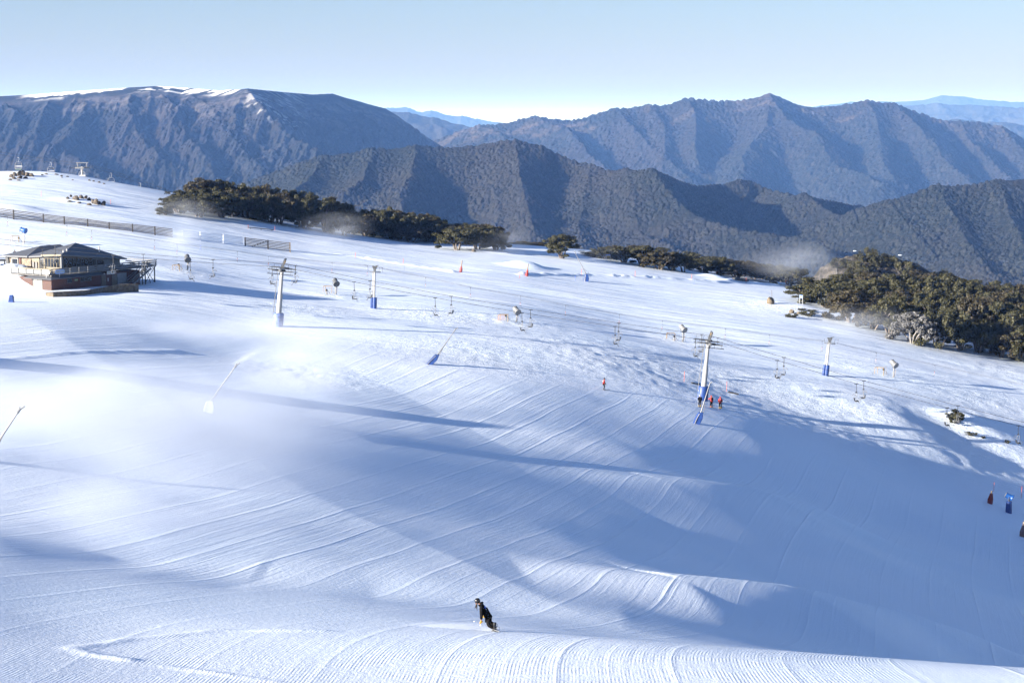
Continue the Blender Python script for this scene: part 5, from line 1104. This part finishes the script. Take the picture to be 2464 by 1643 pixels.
STAND = dict(pelvis=(0, 0, .90), waist=(.01, 0, 1.08), chest=(.03, 0, 1.28), neck=(.04, 0, 1.47), head=(.07, 0, 1.62), sl=(.02, .19, 1.40), el=(.0, .28, 1.14), wl=(.16, .26, .96), sr=(.02, -.19, 1.40), er=(.0, -.28, 1.14), wr=(.16, -.26, .96), hl=(0, .10, .86), kl=(.09, .13, .49), al=(0, .13, .10), hr=(0, -.10, .86), kr=(.09, -.13, .49), ar=(0, -.13, .10))
def person(loc, J, yaw, label, jacket, trousers, helmet, glove, boots=None, hem=None, fwd=(1, 0, 0)):
    t = thing("person", loc, label, "person", None, yaw); j = {k: Vector(v) for k, v in J.items()}; f = Vector(fwd)
    N = ["pelvis", "waist", "chest", "neck", "head", "sl", "el", "wl", "sr", "er", "wr", "hl", "kl", "al", "hr", "kr", "ar"]; I = {n: i for i, n in enumerate(N)}
    Rd = dict(pelvis=.13, waist=.12, chest=.14, neck=.055, head=.095, sl=.06, el=.042, wl=.03, sr=.06, er=.042, wr=.03, hl=.085, kl=.055, al=.04, hr=.085, kr=.055, ar=.04)
    E = [("pelvis", "waist"), ("waist", "chest"), ("chest", "neck"), ("neck", "head"), ("chest", "sl"), ("sl", "el"), ("el", "wl"), ("chest", "sr"), ("sr", "er"), ("er", "wr"), ("pelvis", "hl"), ("hl", "kl"), ("kl", "al"), ("pelvis", "hr"), ("hr", "kr"), ("kr", "ar")]
    skin_mesh("body", [j[n] for n in N], [(I[a], I[b]) for a, b in E], [Rd[n] for n in N], m_skin, t)
    hm = Vector(hem) if hem else j["pelvis"] - Vector((0, 0, .12))
    jv = [hm, j["pelvis"], j["waist"], j["chest"], j["chest"].lerp(j["neck"], .75), j["sl"], j["el"], j["wl"].lerp(j["el"], .12), j["sr"], j["er"], j["wr"].lerp(j["er"], .12)]
    skin_mesh("jacket", jv, [(0, 1), (1, 2), (2, 3), (3, 4), (3, 5), (5, 6), (6, 7), (3, 8), (8, 9), (9, 10)], [.21, .205, .19, .20, .10, .105, .085, .065, .105, .085, .065], jacket, t, 2)
    tv = [j["pelvis"], j["hl"], j["kl"], j["al"] + Vector((0, 0, .06)), j["hr"], j["kr"], j["ar"] + Vector((0, 0, .06))]
    skin_mesh("trousers", tv, [(0, 1), (1, 2), (2, 3), (0, 4), (4, 5), (5, 6)], [.16, .125, .098, .085, .125, .098, .085], trousers, t)
    up = (j["head"] - j["neck"]).normalized(); h = j["head"]
    b = MB().ball(h + up * .03, (.135, .125, .13), 16, 10); b.build("helmet", helmet, t, True)
    fc = (f - up * f.dot(up)).normalized(); side = up.cross(fc)
    MB().ball(h + fc * .095 - up * .03, (.05, .07, .075), 10, 7).build("face", m_skin, t, True)
    g = MB().ball(h + fc * .115 + up * .015, (.035, .085, .04), 10, 6); g.build("goggles", m_gog, t, True)
    for s in ("l", "r"):
        w = j["w" + s]; d = (w - j["e" + s]).normalized(); sd = d.cross(Vector((0, 1, 0))); sd = sd.normalized() if sd.length > .05 else Vector((1, 0, 0)); b = MB().ball(w + d * .045, .048, 9, 6)
        for k, (o_, L) in enumerate([(-.033, .075), (-.011, .09), (.011, .085), (.033, .065)]): b.tube([w + d * .06 + sd * o_, w + d * (.06 + L * .6) + sd * o_ + fc * .012, w + d * (.05 + L) + sd * o_ + fc * .04], [.017, .016, .012], 6)
        b.tube([w + d * .03 + sd * .04, w + d * .065 + sd * .072, w + d * .10 + sd * .07], [.019, .017, .013], 6); b.build("glove", glove, t, True)
        a = j["a" + s]; MB().tube([a + Vector((0, 0, .16)), a + Vector((0, 0, .03)), a - Vector((0, 0, .06))], [.085, .08, .07], 10).tube([a - Vector((0, 0, .045)) - fc * .08, a - Vector((0, 0, .05)) + fc * .17], [.06, .055], 9).build("boot", boots or m_boot, t, True)
    return t, j
def skier(u, vb, yaw, label, jacket, helmet, boots=None, pack=None, ski_yaw=None, pose=None, poles=True, s=1.0):
    g = ground(u, vb); J = dict(STAND); J.update(pose or {}); t, j = person(g, J, yaw, label, jacket, m_trous, helmet, m_jblack, boots); t.scale = (s, s, s)
    for sy in (.13, -.13):
        sk = MB(); pf = [(-.75, .0), (-.7, .02), (0, .02), (.75, .025), (.88, .06), (.95, .12)]; w = [.045, .05, .04, .05, .045, .02]
        for (x, z), ww in zip(pf, w): sk.v += [(x, sy - ww, z), (x, sy + ww, z), (x, sy + ww, z + .02), (x, sy - ww, z + .02)]
        for i in range(5): sk.f += [tuple(4 * i + k for k in q) for q in ((0, 4, 5, 1), (1, 5, 6, 2), (2, 6, 7, 3), (3, 7, 4, 0))]
        sk.f += [(0, 1, 2, 3), (23, 22, 21, 20)]; sk.build("ski", m_ski, t)
    if poles:
        for s_, w in ((1, j["wl"]), (-1, j["wr"])):
            MB().tube([w + Vector((.02, 0, .08)), w + Vector((-.25, s_ * .06, -w.z + .06))], .014, 6).ring(w + Vector((-.24, s_ * .055, -w.z + .12)), (0, 0, 1), .05, .008, 10, 4).build("ski_pole", m_steel, t)
    if pack: MB().box((-.20, 0, 1.24), (.17, .30, .46)).build("backpack", pack, t, bevel=.05)
    return t
sk = skier(1453, 938, rad(-8), "person in red jacket with white back emblem gliding on skis, alone", m_jred, m_helm)
MB().lathe((-.195, .05, 1.28), (-1, 0, 0), [(0, .07), (.02, .07)], 12).build("back_emblem", m_wpaint, sk)
MB().lathe((-.10, -.175, 1.28), (-.5, -1, 0), [(0, .07), (.02, .07)], 12).build("back_emblem", m_wpaint, sk)
skier(1712, 980, rad(118), "person in red jacket with black backpack touching the tower's blue pad", m_jred, m_rhelm, simple_mat("orange_boot", (0.28, 0.08, 0.015), 0.5), m_jblack, pose=dict(wl=(.42, .30, 1.30), el=(.2, .3, 1.24)))
sk = skier(1733, 983, rad(75), "person in red hooded jacket on skis, rightmost of the tower group", m_jred, m_rhelm, m_yboot)
MB().lathe((-.185, 0, 1.22), (-1, 0, 0), [(0, .06), (.02, .06)], 12).build("back_emblem", m_wpaint, sk)
skier(1684, 979, rad(85), "person in black jacket and white helmet before the tower's blue pad", m_jblack, m_whelm, m_yboot)
skier(36, 625, rad(-70), "dark-clad person behind the lodge's left roof, the taller one", m_jblack, m_helm, poles=False)
skier(48, 626, rad(-110), "dark-clad person behind the lodge's left roof, the lower one", m_jblack, m_helm, poles=False, s=.9)

# the snowboarder
G = ground(1192, 1518); q = G.y / F / CP
def bx(u, v, y): return ((u - 1192) * q, y, (1518 - v) * q)
JB = dict(pelvis=bx(1175, 1484, 0), waist=bx(1170, 1472, 0), chest=bx(1162, 1460, 0), neck=bx(1155, 1451, 0), head=bx(1149, 1443, -.02),
          sr=bx(1157.5, 1456, -.20), er=bx(1158.5, 1474, -.30), wr=bx(1157.5, 1487, -.28), sl=bx(1158, 1456, .20), el=bx(1160, 1472, .30), wl=bx(1163, 1480, .26),
          hr=bx(1175, 1487, -.10), kr=bx(1175, 1500, -.28), ar=bx(1189.5, 1510, -.25), hl=bx(1175, 1487, .10), kl=bx(1176, 1500, .34), al=bx(1190, 1509, .27))
sb, j = person(G, JB, 0.0, "snowboarder in black leaning low with yellow gloves and black helmet", m_jblack, m_trous, m_helm, m_glovey, None, bx(1179, 1489, 0), (-1, 0, -.1))
MB().ring(j["neck"] + Vector((.03, 0, .02)), (j["head"] - j["neck"]), .105, .045, 14, 7).build("hood", m_jblack, sb, True)
for k, (a, b, c) in enumerate([((1146, 1450, -.08), (1143.5, 1456, -.10), (1141.5, 1461, -.10)), ((1147, 1451, -.09), (1146.5, 1459, -.12), (1148, 1466, -.12)), ((1147, 1450, .03), (1145, 1455, .02), (1145.5, 1460, .02))]):
    MB().tube([bx(*a), bx(*b), bx(*c)], [.03, .022, .006], 6).build("hair", m_hair, sb, True)
MB().ball(bx(1166.5, 1457.5, -.17), (.05, .02, .08), 10, 6).build("back_logo", m_logo, sb, True); MB().ball(bx(1169.5, 1461, -.18), (.02, .015, .03), 8, 5).build("back_logo", m_wpaint, sb, True)
bd = thing("snowboard", G + Vector((0, 0, .05)), "dark snowboard edging into the snow under the black-clad rider", "snowboard"); bd.rotation_euler = (rad(-20), 0, rad(-80))
b = MB(); prof = [(-.80, .09, .10), (-.70, .03, .14), (-.45, .0, .14), (0, 0, .125), (.45, 0, .14), (.70, .03, .14), (.80, .09, .10)]
for x, z, w in prof: b.v += [(x, -w, z), (x, w, z), (x, w, z + .022), (x, -w, z + .022)]
for i in range(len(prof) - 1): b.f += [tuple(4 * i + k for k in qd) for qd in ((0, 4, 5, 1), (1, 5, 6, 2), (2, 6, 7, 3), (3, 7, 4, 0))]
n_ = len(b.v); b.f += [(0, 1, 2, 3), (n_ - 1, n_ - 2, n_ - 3, n_ - 4)]; b.build("deck", m_ski, bd)
for x in (-.27, .27): MB().box((x, 0, .05), (.14, .22, .04)).tube([(x - .02, .11, .05), (x - .1, .1, .22), (x - .1, -.1, .22), (x - .02, -.11, .05)], .015, 6).build("binding", m_wpaint, bd)
# spray chips thrown up by the board
rs_ = random.Random(3)
for k, (u, v) in enumerate([(1141, 1494), (1156, 1503)]):
    o = MB().ball((0, 0, 0), .03, 6, 4).build("snow_chip", MATS["snow"], None, True); o.location = V(u, v, G.y - .2); tag(o, "flying snow chip %s the rider's yellow glove" % ("left of" if k == 0 else "straight below"), "snow chip", "flying snow chips")

# ------------------------------------------------------------------ drifting man-made snow
def mist(u, v, Y, r, dens, label_dz=0.0, alb=(0.74, 0.80, 0.91), nscale=0.14, edge=1.0, seed=0.0, rz=0.0, ry=0.0, power=1.4):
    t = NT("drifting_snow"); t.n.remove(t.b); pv = t.node("ShaderNodeVolumePrincipled"); pv.inputs["Color"].default_value = alb + (1,); pv.inputs["Anisotropy"].default_value = 0.1
    c = t.coord(); ln = t.node("ShaderNodeVectorMath"); ln.operation = 'LENGTH'; t.set(ln.inputs[0], c)
    fall = t.math('POWER', t.ramp(ln.outputs["Value"], 1.0, 0.0), power)
    wpos = t.node("ShaderNodeVectorMath"); wpos.operation = 'ADD'; t.set(wpos.inputs[0], t.pos()); wpos.inputs[1].default_value = (seed, seed * .7, 0)
    n = t.noise(t.scaled(wpos.outputs[0], 0.55, 0.5, 1.5), nscale, 5.0, 0.62); nn = t.ramp(n, 0.36, 0.66)
    t.set(pv.inputs["Density"], t.math('MULTIPLY', t.math('MULTIPLY', fall, t.math('ADD', nn, 0.12)), dens)); t.l.new(pv.outputs[0], t.out.inputs["Volume"])
    m = MB().ball((0, 0, 0), 1.0, 24, 14); o = m.build("snow_mist", t.m, None); p = V(u, v, Y); o.location = p + Vector((0, 0, label_dz)); o.scale = r; o.rotation_euler = (0, ry, rz); o["kind"] = "stuff"
    return o
BR = (0.80, 0.85, 0.94)
mist(150, 1090, 160, (30, 48, 8), 0.088, 0, nscale=0.10, seed=3, power=1.0)
mist(380, 1040, 180, (26, 32, 7), 0.085, 0, nscale=0.11, seed=11, power=1.0)
mist(60, 1290, 118, (16, 24, 5), 0.07, 0, nscale=0.13, seed=19, power=1.0)
mist(330, 1300, 122, (15, 16, 3.2), 0.07, 0, nscale=0.13, seed=21, power=1.1)
mist(498, 972, 188, (5, 4, 2.0), 0.11, 0, nscale=0.2, seed=15)
mist(-10, 1075, 150, (5, 4, 2.0), 0.11, 0, nscale=0.2, seed=16)
mist(720, 885, 226, (9.5, 13, 5.5), 0.115, 0, BR, nscale=0.17, seed=7)
mist(640, 842, 234, (8, 6, 2.4), 0.09, 0, BR, nscale=0.25, seed=5, ry=rad(-15))
mist(592, 861, 203, (3.0, .8, .45), 0.9, 0, BR, nscale=0.9, seed=6, ry=rad(-28))
mist(85, 962, 186, (3.2, .8, .5), 0.8, 0, BR, nscale=0.9, seed=8, ry=rad(-28))
mist(190, 930, 190, (12, 9, 3.0), 0.10, 0, nscale=0.2, seed=2, ry=rad(-10))
mist(560, 790, 268, (34, 18, 2.6), 0.055, 0, BR, nscale=0.10, seed=23)
mist(438, 577, 372, (6.5, 6, 3.6), 0.17, 0, BR, nscale=0.18, seed=31)
mist(430, 512, 430, (12, 9, 4.5), 0.055, 0, BR, nscale=0.16, seed=37)
mist(805, 548, 438, (11, 9, 5), 0.055, 0, BR, nscale=0.16, seed=41)
mist(770, 610, 385, (9, 8, 9.0), 0.030, 0, BR, nscale=0.14, seed=43)
mist(1165, 650, 408, (12, 10, 9.0), 0.030, 0, BR, nscale=0.14, seed=47)
mist(1210, 590, 468, (11, 10, 5.5), 0.045, 0, BR, nscale=0.16, seed=53)
mist(1450, 618, 478, (10, 10, 4.0), 0.045, 0, BR, nscale=0.16, seed=59)
mist(1915, 640, 495, (20, 14, 9.0), 0.032, 0, BR, nscale=0.13, seed=61)
mist(2070, 775, 388, (14, 10, 4.5), 0.055, 0, BR, nscale=0.16, seed=67)
mist(1090, 1513, G.y + .5, (5.0, 1.2, 0.34), 1.6, 0, BR, nscale=0.6, seed=71)
mist(1185, 1516, G.y, (0.9, .6, 0.22), 2.0, 0, BR, nscale=1.0, seed=73)
